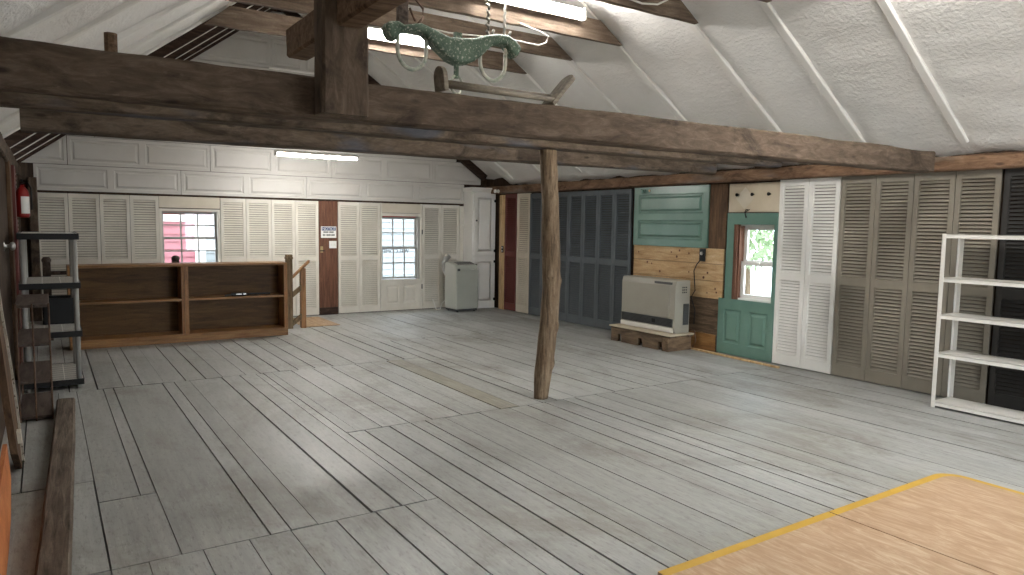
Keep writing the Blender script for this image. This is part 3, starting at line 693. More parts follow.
t = thing('wall_lamp', 'tiny white spotlight on the wall plate beside the tall cabinet', 'lamp', (6.60, 10.52, 2.06))
mb = MB(); mb.lathe([(0.03, 0.03), (0.03, 0.015), (0.014, 0.01), (0.014, -0.01)], (0, 0, 0), 12, 0); mb.build('lamp_base', M['white'], t)
mb = MB(); mb.lathe([(0.012, 0.0), (0.028, -0.03), (0.03, -0.055)], (0, 0, 0), 12, 0); mb.build('lamp_head', M['white'], t)
# portable air conditioner
t = thing('portable_air_conditioner', 'grey white portable air conditioner on the floor beside the cabinet', 'air conditioner', (5.965, 10.62, 0), 0.06)
mb = MB()
prof = [(-0.19, 0.05), (-0.195, 0.42), (-0.185, 0.70), (-0.14, 0.795), (0.06, 0.84), (0.185, 0.84), (0.19, 0.4), (0.19, 0.05)]
mb.prism(prof, 0, -0.225, 0.225); mb.build('body_shell', M['ac_plastic'], t, bevel=0.02)
mb = MB(); mb.box(-0.21, 0.21, -0.178, 0.178, 0.018, 0.06, ch=0.01); mb.build('base', M['darkgrey'], t)
for sx in (-1, 1):
    for sy in (-1, 1):
        k = MB(); k.lathe([(0.018, -0.012), (0.02, 0), (0.018, 0.012)], (sx*0.17, sy*0.14, 0.02), 12, 0); k.build('caster', M['blackplastic'], t)
mt = Matrix.Translation((0.02, -0.04, 0.822)) @ Matrix.Rotation(math.atan2(0.045, 0.2), 4, 'X')
mb = MB(); mb.box(-0.17, 0.17, -0.08, 0.08, -0.004, 0.004, mt); gr = mb.build('air_grille', M['greyplastic'], t)
mb = MB(); [mb.box(x-0.012, x+0.012, -0.07, 0.07, 0.003, 0.007, mt) for x in [-0.15+0.05*k for k in range(7)]]; mb.build('grille_slots', M['darkgrey'], gr)
mb = MB(); mb.box(-0.205, -0.155, -0.2, -0.19, 0.70, 0.74, ch=0.004); mb.build('side_handle', M['darkgrey'], t)
mb = MB(); mb.box(0.06, 0.13, -0.192, -0.184, 0.715, 0.725); mb.build('badge', M['silver'], t)
mb = MB()
pts = [Vector((-0.15, 0.20, 0.60)), Vector((-0.16, 0.27, 0.68)), Vector((-0.17, 0.30, 0.80)), Vector((-0.14, 0.28, 0.89)), Vector((-0.09, 0.27, 0.94))]
P = []; Rr = []
for i in range(len(pts)-1):
    for k in range(8):
        P.append(pts[i].lerp(pts[i+1], k/8)); Rr.append(0.05 if k % 2 else 0.044)
P.append(pts[-1]); Rr.append(0.05); mb.tube(P, Rr, 16); mb.build('exhaust_hose', M['greyplastic'], t, smooth=True)
mb = MB(); mb.tube([(-0.2, 0.16, 0.2), (-0.26, 0.22, 0.12), (-0.27, 0.25, 0.02), (-0.32, 0.3, 0.01), (-0.33, 0.4, 0.18)], 0.008, 8); mb.build('power_cord', M['white'], t)

# ============================================================ SIDE WALL: PINE, GREEN PANEL, GREEN DOOR
def rthing(name, lab, cat, y, z=0.0, x=XW, group=None): return thing(name, lab, cat, (x, y, z), R90, group)
# (local x runs toward the camera, local -y faces the room)
t = rthing('pine_board', 'upright pale pine board between the tall cabinet and the maroon door', 'board', 10.53)
mb = MB(); mb.box(-0.085, 0.085, -0.03, 0.03, 0.0, 2.0); mb.build('board', M['pineZ'], t)
t = rthing('power_outlet', 'dark double outlet on the upright pine board', 'outlet', 10.50, 1.0, XW-0.03)
mb = MB(); mb.box(-0.03, 0.03, -0.012, 0, 0, 0.115, ch=0.004); mb.build('cover_plate', M['blackplastic'], t)
for z in (0.03, 0.085): mb = MB(); mb.lathe([(0.016, -0.016), (0.016, -0.01)], (0, 0, z), 12, 1); mb.build('socket', M['white'], t)
t = rthing('green_panel', 'glossy green door laid sideways as wall panelling above the heater', 'panel', 6.545, 1.245)
mb = MB(); mb.box(-0.645, 0.645, -0.02, 0.0, 0, 0.765); mb.box(-0.645, 0.645, -0.0385, -0.034+0.008, 0, 0.006)
sk = MB(); F = [(-0.56, 0.56, 0.09, 0.335), (-0.56, 0.56, 0.42, 0.67)]; faced(sk, -0.645, 0.645, 0, 0.765, -0.04, F)
mb.build('slab', M['green'], t); sk.build('face', M['green'], t)
for f in F: p = MB(); raised(p, *f, -0.04, 0.012, 0.028); p.build('raised_field', M['green'], t)
mb = MB(); mb.lathe([(0.028, 0), (0.028, -0.008), (0.012, -0.012), (0.012, -0.03), (0.026, -0.036), (0.03, -0.05), (0.018, -0.06)], (-0.46, -0.04, 0.715), 18, 1); mb.build('knob', M['green'], t)
mb = MB(); mb.lathe([(0.014, 0), (0.014, -0.006)], (-0.36, -0.04, 0.72), 14, 1); mb.build('lock', M['brass'], t)
t = rthing('dark_board', 'dark brown upright board between the green panel and the green door', 'board', 5.765, 1.245)
mb = MB(); mb.box(-0.13, 0.13, -0.02, 0, 0, 0.765); mb.build('board', M['rough_vertical'], t)
for i, (z0, z1, nm) in enumerate(((1.06, 1.243, 'top pine wall board with the black outlet'), (0.855, 1.056, 'middle pine wall board behind the heater'), (0.64, 0.851, 'lowest pine wall board behind the heater'))):
    t = rthing('pine_wall_board', nm, 'board', 6.42, z0, group='pine boards behind the heater')
    mb = MB(); mb.box(-0.77, 0.77, -0.022, 0, 0, z1-z0, ch=0.003); a = mb.build('board', M['purlin'], t)
    a.data.materials.clear(); a.data.materials.append(m_wood(f'pine_wall_{i}', rgb(158, 124, 84), rgb(194, 162, 120), rgb(212, 186, 148), (1.2, 10, 10), 0.6, 0.15, 0.25, rgb(168, 124, 78)))
    kn = MB()
    for _ in range(6):
        kn.lathe([(random.uniform(0.010, 0.017), -0.0225), (0.006, -0.0245)], (random.uniform(-0.7, 0.7), 0, random.uniform(0.03, z1-z0-0.03)), 10, 1)
    kn.build('knot', M['brownboard'], t)
rough_m = m_wood('rough_board_long', rgb(60, 48, 38), rgb(100, 83, 66), rgb(136, 114, 90), (1.2, 10, 10), 0.85, 0.5, 0.3, rgb(60, 46, 36))
for i, (z0, z1, m, nm) in enumerate(((0.43, 0.635, rough_m, 'grey rough board just under the pine boards'), (0.21, 0.425, rough_m, 'grey rough board lower down behind the heater'), (0.0, 0.205, None, 'orange-brown short board at floor level beside the green door'))):
    t = rthing('rough_wall_board', nm, 'board', 6.42 if m else 5.93, z0, group='rough boards behind the heater')
    hw = 0.77 if m else 0.21
    mb = MB(); mb.box(-hw, hw, -0.02-0.004*i, 0, 0, z1-z0, ch=0.004); mb.build('board', m or M['orangepine'], t)
    if not m: mb = MB(); mb.box(hw+0.002, hw+0.03, -0.03, 0, 0, z1-z0+0.0); mb.build('end_batten', M['darkwood'], t)
# green door
d2 = bpy.data.objects.new('door_2', None); COL.objects.link(d2); d2.location = (XW, 5.305, 0.01); d2.rotation_euler = (0, 0, R90); struct(d2, 'green painted door with a white sash window in its upper half')
sk = MB(); F = [(-0.30, -0.05, 0.13, 0.53), (0.06, 0.31, 0.13, 0.53)]
faced(sk, -0.385, 0.385, 0.0, 0.655, -0.04, F)
for f in F: raised(sk, *f, -0.04, 0.010, 0.026)
sk.box(-0.385, 0.385, -0.034, 0.0, 0.0, 0.005); sk.box(-0.385, -0.38, -0.0395, 0, 0, 0.655); sk.box(0.38, 0.385, -0.0395, 0, 0, 0.655); sk.box(-0.385, 0.385, -0.038, 0.028, 0.645, 0.655)
sk.build('lower_panel', M['green'], d2)
mb = MB(); mb.box(-0.30, -0.20, -0.04, 0.0, 0.655, 1.655); mb.box(0.345, 0.385, -0.04, 0.0, 0.655, 1.655); mb.box(-0.20, 0.345, -0.04, 0.0, 1.525, 1.655); mb.build('door_frame', M['green'], d2)
mb = MB(); mb.box(-0.199, -0.155, -0.035, 0.10, 0.655, 1.525); mb.box(-0.155, -0.135, -0.01, 0.10, 0.655, 1.525); mb.build('jamb', M['brownboard'], d2)
mb = MB(); mb.box(-0.135, 0.345, 0.0, 0.14, 0.645, 0.675); mb.box(0.33, 0.345, 0.0, 0.14, 0.675, 1.525); mb.box(-0.135, 0.33, 0.0, 0.14, 1.51, 1.525); mb.build('window_frame', M['white'], d2)
for (z0, z1, yy) in ((1.07, 1.51, 0.07), (0.675, 1.10, 0.035)):
    sash(d2, -0.135, 0.33, z0, z1, yy, M['white'], 1, 1, 0.045)
mb = MB(); mb.box(0.08, 0.13, 0.015, 0.036, 1.075, 1.10, ch=0.004); mb.build('sash_lock', M['white'], d2)
t = rthing('coat_peg_board', 'tan board with three black knobs above the green door', 'board', 5.265, 1.675)
mb = MB(); mb.box(-0.345, 0.345, -0.02, 0, 0, 0.33, ch=0.003); mb.build('board', M['tan'], t)
mb = MB(); mt = Matrix.Translation((-0.12, -0.0206, 0.16)) @ Matrix.Rotation(PI/4, 4, 'Y'); mb.box(-0.09, 0.09, -0.0006, 0.0006, -0.09, 0.09, mt); mb.build('faded_patch', M['cream'], t)
for x in (-0.21, 0.0, 0.22):
    mb = MB(); mb.lathe([(0.008, 0), (0.008, -0.02), (0.018, -0.024), (0.02, -0.036), (0.01, -0.042)], (x, -0.02, 0.20), 14, 1); mb.build('knob', M['black'], t)
mb = MB(); mb.box(-0.345, 0.345, -0.035, 0, -0.018, -0.002); mb.build('ledge', M['darkwood'], t)
mb = MB(); mb.tube([(-0.07, -0.03, 0.03), (-0.07, -0.06, 0.025), (-0.07, -0.065, -0.02), (-0.07, -0.05, -0.06), (-0.07, -0.035, -0.05)], 0.006, 8); mb.tube([(-0.10, -0.04, 0.0), (-0.03, -0.045, 0.03)], 0.005, 8); mb.build('hook', M['black'], t)
mb = MB(); mb.box(-0.70, 0.72, -0.018, 0.018, 0, 0.022, ch=0.003); o = mb.build('floor_batten', M['pineZ']); o.location = (6.585, 5.42, 0); o.rotation_euler = (0, 0, R90-0.055)
tag(o, 'pale thin batten lying on the floor along the foot of the green door', 'batten')
# dimmer / thermostat box and cable
t = rthing('thermostat_box', 'black outlet box with round dial on the top pine board', 'outlet', 5.965, 1.085, XW-0.022)
mb = MB(); mb.box(-0.04, 0.04, -0.03, 0, 0, 0.15, ch=0.006); mb.build('box', M['blackplastic'], t)
mb = MB(); mb.lathe([(0.022, -0.03), (0.02, -0.042)], (0, 0, 0.095), 16, 1); mb.build('dial', M['silver'], t)
t = rthing('power_cable', 'thin black cable drooping from the outlet box to behind the heater', 'cable', 5.99, 0.3, XW-0.03)
mb = MB(); mb.tube([(0.0, -0.01, 0.80), (-0.05, -0.02, 0.74), (-0.09, -0.02, 0.66), (-0.07, -0.02, 0.5), (-0.06, -0.02, 0.42), (-0.12, -0.02, 0.33), (-0.04, -0.03, 0.18), (-0.05, -0.03, 0.0)], 0.006, 8); mb.build('cable', M['blackplastic'], t, smooth=True)

# heater on pallet
t = thing('pallet', 'short rough pallet under the gas heater', 'pallet', (6.42, 6.50, 0), R90)
pm = m_wood('pallet_board', rgb(66, 54, 44), rgb(106, 90, 72), rgb(140, 118, 94), (1.4, 8, 8), 0.85, 0.4)
mb = MB(); mb.box(-0.56, 0.53, -0.22, 0.22, 0.185, 0.202); mb.build('top_board', M['tan'], t, bevel=0.002)
for k in range(4): mb = MB(); mb.box(-0.54, 0.52, -0.20+0.105*k, -0.12+0.105*k, 0.166, 0.185); mb.build('deck_board', pm, t)
for y in (-0.19, 0.0, 0.17):
    mb = MB(); ol = [(-0.52, 0.0), (-0.42, 0.0), (-0.42, 0.07), (-0.39, 0.10), (-0.36, 0.085), (-0.34, 0.0), (0.0, 0.0), (0.02, 0.085), (0.05, 0.10), (0.11, 0.09), (0.12, 0.0), (0.40, 0.0), (0.40, 0.095), (0.50, 0.095), (0.50, 0.166), (-0.52, 0.166)]
    ol = [(-0.52, 0.0), (-0.40, 0.0), (-0.395, 0.095), (-0.33, 0.10), (-0.32, 0.0), (-0.02, 0.0), (-0.015, 0.095), (0.06, 0.10), (0.065, 0.0), (0.33, 0.0), (0.335, 0.10), (0.40, 0.10), (0.40, 0.166), (-0.52, 0.166)]
    mb.prism(ol, 1, y-0.025, y+0.025); mb.build('stringer', pm, t)
mb = MB(); mb.box(0.402, 0.505, -0.215, 0.18, 0.0, 0.166, ch=0.004); mb.build('end_block', M['pallet'], t)
t = thing('gas_heater', 'beige wall heater with dark grille standing on the pallet', 'heater', (6.47, 6.50, 0.203), R90)
mb = MB(); mb.prism([(-0.125, 0.05), (-0.125, 0.58), (-0.11, 0.635), (-0.10, 0.645), (0.13, 0.645), (0.13, 0.0), (-0.105, 0.0)], 0, -0.49, 0.46); mb.build('casing', M['beige_metal'], t, bevel=0.006)
mb = MB(); mb.box(-0.475, 0.37, -0.133, -0.123, 0.185, 0.585, ch=0.004); mb.build('front_panel', M['beige_metal'], t)
mb = MB(); mb.box(-0.475, 0.43, -0.131, -0.121, 0.075, 0.175); g = mb.build('front_grille', M['darkgrey'], t)
mb = MB(); [mb.box(-0.47, 0.425, -0.135, -0.130, 0.083+0.016*k, 0.088+0.016*k) for k in range(6)]; mb.build('grille_bars', M['blackplastic'], g)
mb = MB(); mb.box(0.08, 0.14, -0.1345, -0.129, 0.10, 0.15, ch=0.003); mb.build('display', M['blackplastic'], g)
mb = MB(); mb.box(-0.485, 0.44, -0.140, -0.118, 0.008, 0.062, ch=0.004); mb.build('base_strip', M['whitemetal'], t)
mb = MB(); mb.box(0.10, 0.40, -0.122, -0.108, 0.59, 0.62); mb.build('control_strip', M['darkgrey'], t)
mb = MB()
for z in (0.50, 0.53, 0.56):
    for y in (0.0, 0.03, 0.06): mb.box(0.459, 0.464, y-0.008, y+0.008, z-0.008, z+0.008)
mb.build('side_vent', M['blackplastic'], t)
mb = MB(); mb.box(0.459, 0.466, 0.02, 0.11, 0.10, 0.36); [mb.box(0.465, 0.47, 0.025, 0.105, 0.12+0.02*k, 0.13+0.02*k) for k in range(12)]; mb.build('side_louver', M['darkgrey'], t)
mb = MB(); mb.tube([(0.30, 0.125, 0.06), (0.42, 0.16, 0.05), (0.52, 0.16, 0.03), (0.56, 0.15, -0.09), (0.53, 0.13, -0.17)], 0.008, 8); mb.build('gas_hose', M['rust'], t, smooth=True)

# ============================================================ WHITE METAL SHELVING
t = thing('metal_shelving', 'white metal shelving with five shelves in front of taupe doors', 'shelving', (6.44, 2.36, 0), R90)
HX, HY = 0.645, 0.155
for sx in (-1, 1):
    for sy in (-1, 1):
        mb = MB(); x, y = sx*HX, sy*HY
        mb.box(min(x, x-sx*0.034), max(x, x-sx*0.034), min(y, y-sy*0.003), max(y, y-sy*0.003), 0, 1.475); mb.box(min(x, x-sx*0.003), max(x, x-sx*0.003), min(y, y-sy*0.034), max(y, y-sy*0.034), 0, 1.475)
        mb.build('post', M['whitemetal'], t)
for z in (0.05, 0.468, 0.795, 1.105, 1.472):
    mb = MB(); mb.box(-HX+0.003, HX-0.003, -HY+0.003, HY-0.003, z-0.004, z); hl = 0.033
    for y in (-HY+0.003, HY-0.006): mb.box(-HX+0.003, HX-0.003, y, y+0.003, z-hl, z)
    for x in (-HX+0.003, HX-0.006): mb.box(x, x+0.003, -HY+0.003, HY-0.003, z-hl, z)
    mb.build('shelf', M['whitemetal'], t)

# ============================================================ PLYWOOD SHEETS WITH YELLOW EDGE
def ply(x0, x1, y0, y1, edge_l, edge_r, lab, corner):
    t = thing('plywood_sheet', lab, 'plywood', ((x0+x1)/2, (y0+y1)/2, 0.0), 0, 'plywood sheets on the floor'); c = Vector(t.location)
    n = 10
    def outline(i):
        pts = [(x0, y0), (x1, y0)]
        if corner:
            rr = 0.14
            pts += [(x1+0.0-0.0+i*0, y1-rr)]
            for k in range(1, n+1): a = PI/2*k/n; pts.append((x1-rr+rr*math.cos(a), y1-rr+rr*math.sin(a)))
        else: pts.append((x1, y1))
        pts.append((x0, y1)); return [(p[0]-c.x, p[1]-c.y) for p in pts]
    mb = MB(); mb.prism(outline(0), 2, 0.002, 0.018); mb.build('board', M['plywood'], t)
    mb = MB(); P = [(x0, y1)]
    if corner:
        rr = 0.14; P += [(x1-rr, y1)]
        for k in range(1, n+1): a = PI/2*(1-k/n); P.append((x1-rr+rr*math.cos(a), y1-rr+rr*math.sin(a)))
        P.append((x1, y0)); inner = [(x0, y1-0.05), (x1-rr, y1-0.05)]
        for k in range(1, n+1): a = PI/2*(1-k/n); q = rr-0.04; inner.append((x1-rr+q*math.cos(a), y1-rr+(rr-0.05)*math.sin(a)))
        inner.append((x1-0.035, y0))
    else: P.append((x1, y1)); inner = [(x0, y1-0.05), (x1, y1-0.05)]
    vs = [(p[0]-c.x, p[1]-c.y, 0.0186) for p in P]+[(p[0]-c.x, p[1]-c.y, 0.0186) for p in inner]; m = len(P)
    # outer skirt down to the floor
    sk = [(p[0]-c.x, p[1]-c.y+0.0005, 0.0) for p in P]
    mb._add(vs+sk, [[i, i+1, m+i+1, m+i] for i in range(m-1)]+[[i, i+1, 2*m+i+1, 2*m+i] for i in range(m-1)])
    mb.build('yellow_edge', M['yellow'], t)
ply(3.406, 4.62, -0.8, 2.10, False, True, 'pale plywood sheet on the floor with rounded yellow corner', True)
ply(2.18-0.02, 3.398, -0.8, 2.10, False, False, 'browner plywood sheet on the floor, yellow along one edge only', False)

# ============================================================ BOOKCASE AND RAILINGS
t = thing('bookcase', 'long low pine bookcase with four open bays under the window', 'bookcase', (1.43, 9.53, 0))
Wd, Dp, Hh = 2.44, 0.33, 0.955
y0, y1 = -0.17, 0.16
for x in (-Wd/2, Wd/2-0.03): mb = MB(); mb.box(x, x+0.03, y0+0.02, y1, 0.0, Hh-0.03); mb.build('side_panel', M['orangepineZ'], t)
mb = MB(); mb.box(-Wd/2+0.0, Wd/2, y0, y1+0.01, Hh-0.03, Hh); mb.build('top_board', M['orangepine'], t, bevel=0.004)
mb = MB(); mb.box(-0.05, -0.02, y0+0.02, y1, 0.10, Hh-0.03); mb.box(-0.02, 0.012, y0+0.02, y1, 0.1, Hh-0.03); mb.build('divider', M['orangepineZ'], t)
for x in (-0.02, -Wd/2-0.0, Wd/2-0.045): mb = MB(); mb.box(x, x+0.045, y0, y0+0.02, 0.085, Hh-0.03); mb.build('face_stile', M['orangepineZ'], t)
for xa, xb in ((-Wd/2+0.03, -0.05), (0.012, Wd/2-0.03)):
    mb = MB(); mb.box(xa, xb, y0+0.022, y1-0.012, 0.505, 0.53); mb.build('shelf', M['orangepine'], t)
    mb = MB(); mb.box(xa, xb, y0+0.022, y1-0.012, 0.085, 0.10); mb.build('bottom_board', M['orangepine'], t)
mb = MB(); mb.box(-Wd/2, Wd/2, y0-0.005, y0+0.02, 0.0, 0.10); mb.build('kick_board', M['orangepine'], t, bevel=0.003)
mb = MB(); mb.box(-Wd/2+0.005, Wd/2-0.005, y1-0.012, y1, 0.02, Hh-0.03); mb.build('back_panel', M['shelfback'], t)
# folded stand on the shelf
t = thing('folded_stand', 'black folded stand lying on the bookcase middle shelf', 'stand', (2.17, 9.45, 0.531))
mb = MB(); mb.tube([(-0.02, 0, 0.022), (0.28, 0.01, 0.02)], 0.014, 10); mb.tube([(-0.02, 0.03, 0.02), (0.28, 0.03, 0.02)], 0.012, 10); mb.build('legs', M['blackplastic'], t)
mb = MB(); mb.box(-0.20, -0.02, -0.02, 0.04, 0.002, 0.042, ch=0.01); mb.build('clamp', M['blackplastic'], t)
mb = MB(); mb.box(-0.15, -0.08, -0.023, -0.019, 0.02, 0.032); mb.box(-0.06, -0.03, -0.023, -0.019, 0.02, 0.032); mb.build('plate', M['silver'], t)
mb = MB(); mb.tube([(-0.28, 0, 0.012), (-0.20, 0, 0.02)], 0.011, 8); mb.build('tip', M['darkgrey'], t)
# stair rail beyond bookcase
t = thing('stair_railing', 'light wood stair railing with square newel at the end of the bookcase', 'railing', (2.87, 9.90, 0))
mb = MB(); mb.box(-0.085, -0.005, -0.04, 0.04, 0, 0.97, ch=0.004); nw = mb.build('newel_post', M['greypine'], t)
mb = MB(); mb.box(-0.092, 0.002, -0.047, 0.047, 0.97, 1.0, ch=0.004); mb.box(-0.088, -0.002, -0.043, 0.043, 1.0, 1.03, ch=0.008); mb.build('newel_cap', M['greypine'], nw)
mb = MB(); mb.box(0.11, 0.18, -0.035, 0.035, 0, 0.84, ch=0.004); mb.build('short_post', M['orangepineZ'], t)
for (za, zb, hh, m) in ((0.70, 0.885, 0.035, 'orangepine'), (0.44, 0.60, 0.075, 'greypine'), (0.04, 0.19, 0.075, 'greypine')):
    xb = 0.235 if hh < 0.05 else 0.12; xa = 0.0
    mb = MB(); mb.prism([(xa, za), (xb, za+(zb-za)*xb/0.2), (xb, za+(zb-za)*xb/0.2+hh), (xa, za+hh)], 1, -0.035, 0.035 if hh < 0.05 else 0.0)
    mb.build('handrail' if hh < 0.05 else 'rail', M[m], t)
t = thing('landing_board', 'bare tan boards at the stair head beside the brown board', 'board', (3.3, 10.45, 0.0))
mb = MB(); [mb.box(-0.26+0.13*k, -0.135+0.13*k, -0.55, 0.45, 0.0015, 0.008) for k in range(4)]; mb.build('boards', M['landing'], t)
# dark stair railing behind bookcase
t = thing('stair_railing', 'dark wood stair railing mostly hidden behind the bookcase', 'railing', (0.7, 10.25, 0))
for x in (-0.68, 0.745):
    mb = MB(); mb.box(x-0.042, x+0.042, -0.04, 0.04, 0, 0.95); mb.lathe([(0.042, 0.95), (0.05, 0.965), (0.05, 0.99), (0.034, 1.012), (0.01, 1.02)], (x, 0, 0), 14); mb.build('newel_post', M['darkwood'], t)
mb = MB(); mb.box(-0.64, 0.70, -0.025, 0.025, 0.80, 0.845); mb.build('handrail', M['darkwood'], t)

# ============================================================ EXTINGUISHER SIDE
# resin shelving
t = thing('resin_shelving', 'grey resin shelving with black edged shelves in the dim corner', 'shelving', (0.035, 7.65, 0))
hx, hy = 0.215, 0.42
for (z, nm) in ((1.355, 1), (0.93, 2), (0.507, 3), (0.082, 4)):
    mb = MB(); mb.box(-hx, hx, -hy, hy, z-0.006, z)
    sh = mb.build('shelf_deck', M['greyplastic'], t)
    lip = MB(); lip.box(-hx-0.006, hx+0.006, -hy-0.008, -hy, z-0.048, z+0.004, ch=0.003); lip.box(-hx-0.006, hx+0.006, hy, hy+0.008, z-0.048, z+0.004); lip.box(-hx-0.008, -hx, -hy, hy, z-0.048, z+0.004); lip.box(hx, hx+0.008, -hy, hy, z-0.048, z+0.004)
    lip.build('shelf_edge', M['blackplastic'], sh)
    gr = MB(); [gr.box(-hx+0.02+0.135*k, -hx+0.026+0.135*k, -hy+0.02, hy-0.02, z, z+0.0025) for k in range(4)]; [gr.box(-hx+0.02, hx-0.02, -hy+0.1*k+0.02, -hy+0.1*k+0.026, z, z+0.002) for k in range(9)]
    gr.build('deck_ribs', M['whitemetal'], sh)
for sx in (-1, 1):
    for sy in (-1, 1):
        mb = MB(); mb.tube([(sx*(hx-0.028), sy*(hy-0.03), 0.0), (sx*(hx-0.028), sy*(hy-0.03), 1.35)], 0.021, 14); mb.build('post', M['greyplastic'], t, smooth=True)
t = thing('storage_bin', 'black open bin standing on the resin shelving', 'bin', (0.10, 7.90, 0.511))
mb = MB(); mb.box(-0.12, 0.12, -0.14, 0.14, 0, 0.008); mb.box(-0.13, -0.12, -0.15, 0.15, 0, 0.24); mb.box(0.12, 0.13, -0.15, 0.15, 0, 0.24); mb.box(-0.13, 0.13, -0.15, -0.14, 0, 0.24); mb.box(-0.13, 0.13, 0.14, 0.15, 0, 0.24); mb.build('bin_body', M['blackplastic'], t)
mb = MB(); mb.box(-0.142, 0.142, -0.162, -0.146, 0.22, 0.24); mb.box(-0.142, 0.142, 0.146, 0.162, 0.22, 0.24); mb.box(-0.142, -0.126, -0.162, 0.162, 0.22, 0.24); mb.box(0.126, 0.142, -0.162, 0.162, 0.22, 0.24); mb.build('bin_rim', M['blackplastic'], t)
# tiered wooden stand
t = thing('tiered_stand', 'narrow dark wooden stand with four tiers before the resin shelving', 'stand', (-0.088, 6.62, 0))
for z in (0.862, 0.577, 0.302, 0.036): mb = MB(); mb.box(-0.105, 0.105, -0.42, 0.42, z-0.022, z, ch=0.003); mb.build('shelf', M['darkwood'], t)
for x, y in ((-0.098, -0.424), (0.102, -0.424), (0.0, -0.424), (-0.098, 0.424), (0.102, 0.424)): mb = MB(); mb.tube([(x, y, 0), (x, y, 0.87)], 0.006, 8); mb.build('upright_rod', M['rust'], t)
# timber on the floor
mb = hewn(4.4, 0.126, 0.075, 31, 0.004); o = mb.build('floor_timber', M['beam'], None); o.data.materials.clear()
o.data.materials.append(m_wood('weathered_timber', rgb(54, 46, 39), rgb(96, 84, 73), rgb(128, 115, 101), (1.2, 16, 16), 0.85, 0.5, 0.3, rgb(54, 44, 36)))
o.location = (0.105, 6.53, 0.0); o.rotation_euler = (0, 0, R90-0.0375); tag(o, 'long weathered timber lying on the floor along the extinguisher wall', 'timber')
# leaning weathered board with flaking rim
t = thing('leaning_board', 'weathered curved board with flaking white paint leaning on the wall', 'board', (-0.155, 5.15, 0))
ol = [(-0.10, 0.0), (0.02, 0.0), (0.09, 0.12), (0.14, 0.30), (0.15, 0.45), (0.12, 0.62), (0.05, 0.80), (-0.02, 0.95), (-0.05, 1.30), (-0.35, 1.30), (-0.36, 0.5), (-0.30, 0.15)]
def leanx(mb, k=-0.075):
    for v in mb.v: v.x += k*v.z
mb = MB(); mb.prism(ol, 0, -0.035, 0.0); leanx(mb); mb.build('board', M['rough_vertical'], t)
mb = MB(); rim = ol[1:9]
for i in range(len(rim)-1):
    a, b = Vector(rim[i]), Vector(rim[i+1]); n_ = Vector((-(b-a).y, (b-a).x)).normalized()*0.05
    mb.prism([tuple(a), tuple(b), tuple(b+n_), tuple(a+n_)], 0, 0.0, 0.012)
leanx(mb); mb.build('flaking_rim', M['flaky'], t)
mb = MB(); mb.box(-0.02, 0.02, -0.16, -0.09, 0.17, 0.24); leanx(mb); mb.build('white_block', M['cream'], t)
# orange board
t = thing('orange_board', 'orange-brown board leaning at the lower corner by the extinguisher wall', 'board', (-0.22, 3.7, 0))
mb = MB(); mb.prism([(-1.0, 0.0), (0.1, 0.0), (0.45, 0.02), (0.85, 0.10), (0.98, 0.26), (-1.0, 0.26)], 0, -0.02, 0.0)
for v in mb.v: v.x += -0.10*v.z+0.04
mb.build('board', M['orangeboard'], t)
# fire extinguisher on the wall
ex, ey = -0.165, 9.0
t = thing('fire_extinguisher', 'red fire extinguisher hanging in the dim corner', 'fire extinguisher', (ex, ey, 1.49)); t.scale = (0.86, 0.86, 0.80)
mb = MB(); mb.lathe([(0.055, 0.0), (0.068, 0.012), (0.07, 0.03), (0.07, 0.30), (0.06, 0.35), (0.035, 0.385), (0.022, 0.395), (0.022, 0.42)], (0, 0, 0), 24); mb.build('cylinder', M['red'], t, smooth=True)
mb = MB(); mb.lathe([(0.0708, 0.07), (0.0708, 0.25)], (0, 0, 0), 24); lb = MB()
for k in range(7):
    a0, a1 = -0.9+k*0.22-0.9, -0.9+(k+1)*0.22-0.9; lb._add([(0.0712*math.cos(a0), 0.0712*math.sin(a0), 0.05), (0.0712*math.cos(a1), 0.0712*math.sin(a1), 0.05), (0.0712*math.cos(a1), 0.0712*math.sin(a1), 0.27), (0.0712*math.cos(a0), 0.0712*math.sin(a0), 0.27)], [(0, 1, 2, 3)])
lb.build('paper_label', M['signwhite'], t)
mb = MB(); mb.box(-0.018, 0.018, -0.03, 0.03, 0.42, 0.46, ch=0.004); mb.build('valve', M['black'], t)
mb = MB(); mb.box(-0.01, 0.01, -0.12, 0.02, 0.47, 0.482); mb.box(-0.01, 0.01, -0.11, 0.0, 0.435, 0.446); mb.build('handle', M['black'], t)
mb = MB(); mb.tube([(0.02, 0.0, 0.44), (0.06, -0.02, 0.44), (0.088, -0.03, 0.38), (0.09, -0.03, 0.2), (0.088, -0.03, 0.1)], 0.010, 10); mb.build('hose', M['blackplastic'], t, smooth=True)
mb = MB(); mb.box(-0.085, -0.06, -0.03, 0.03, 0.1, 0.42); mb.build('wall_bracket', M['black'], t)
def wall_strip(y, w, z0, z1, th, mat, name, lab, cat):
    t = thing(name, lab, cat, (xl(y), y, z0), 0); t.rotation_euler = (0, 0, PI/2-0.008)
    mb = MB(); mb.box(-w/2, w/2, -th, 0.0, 0, z1-z0, ch=0.004); mb.build('board', mat, t); return t
wall_strip(8.0, 0.30, 0.0, 2.0, 0.03, M['rough_vertical'], 'wall_stud', 'pale brown stud on the wall behind the resin shelving', 'stud')
wall_strip(8.65, 0.16, 0.0, 2.0, 0.04, M['maroon'], 'wall_stud', 'dark maroon upright board beside the fire extinguisher', 'stud')
t = wall_strip(9.25, 0.05, 0.6, 2.0, 0.03, M['maroon'], 'slotted_rail', 'dark slotted rail with pale holes behind the fire extinguisher', 'rail')
mb = MB(); [mb.box(-0.008, 0.008, -0.032, -0.029, 0.03+0.045*k, 0.052+0.045*k) for k in range(30)]; mb.build('slots', M['offwhite'], t)
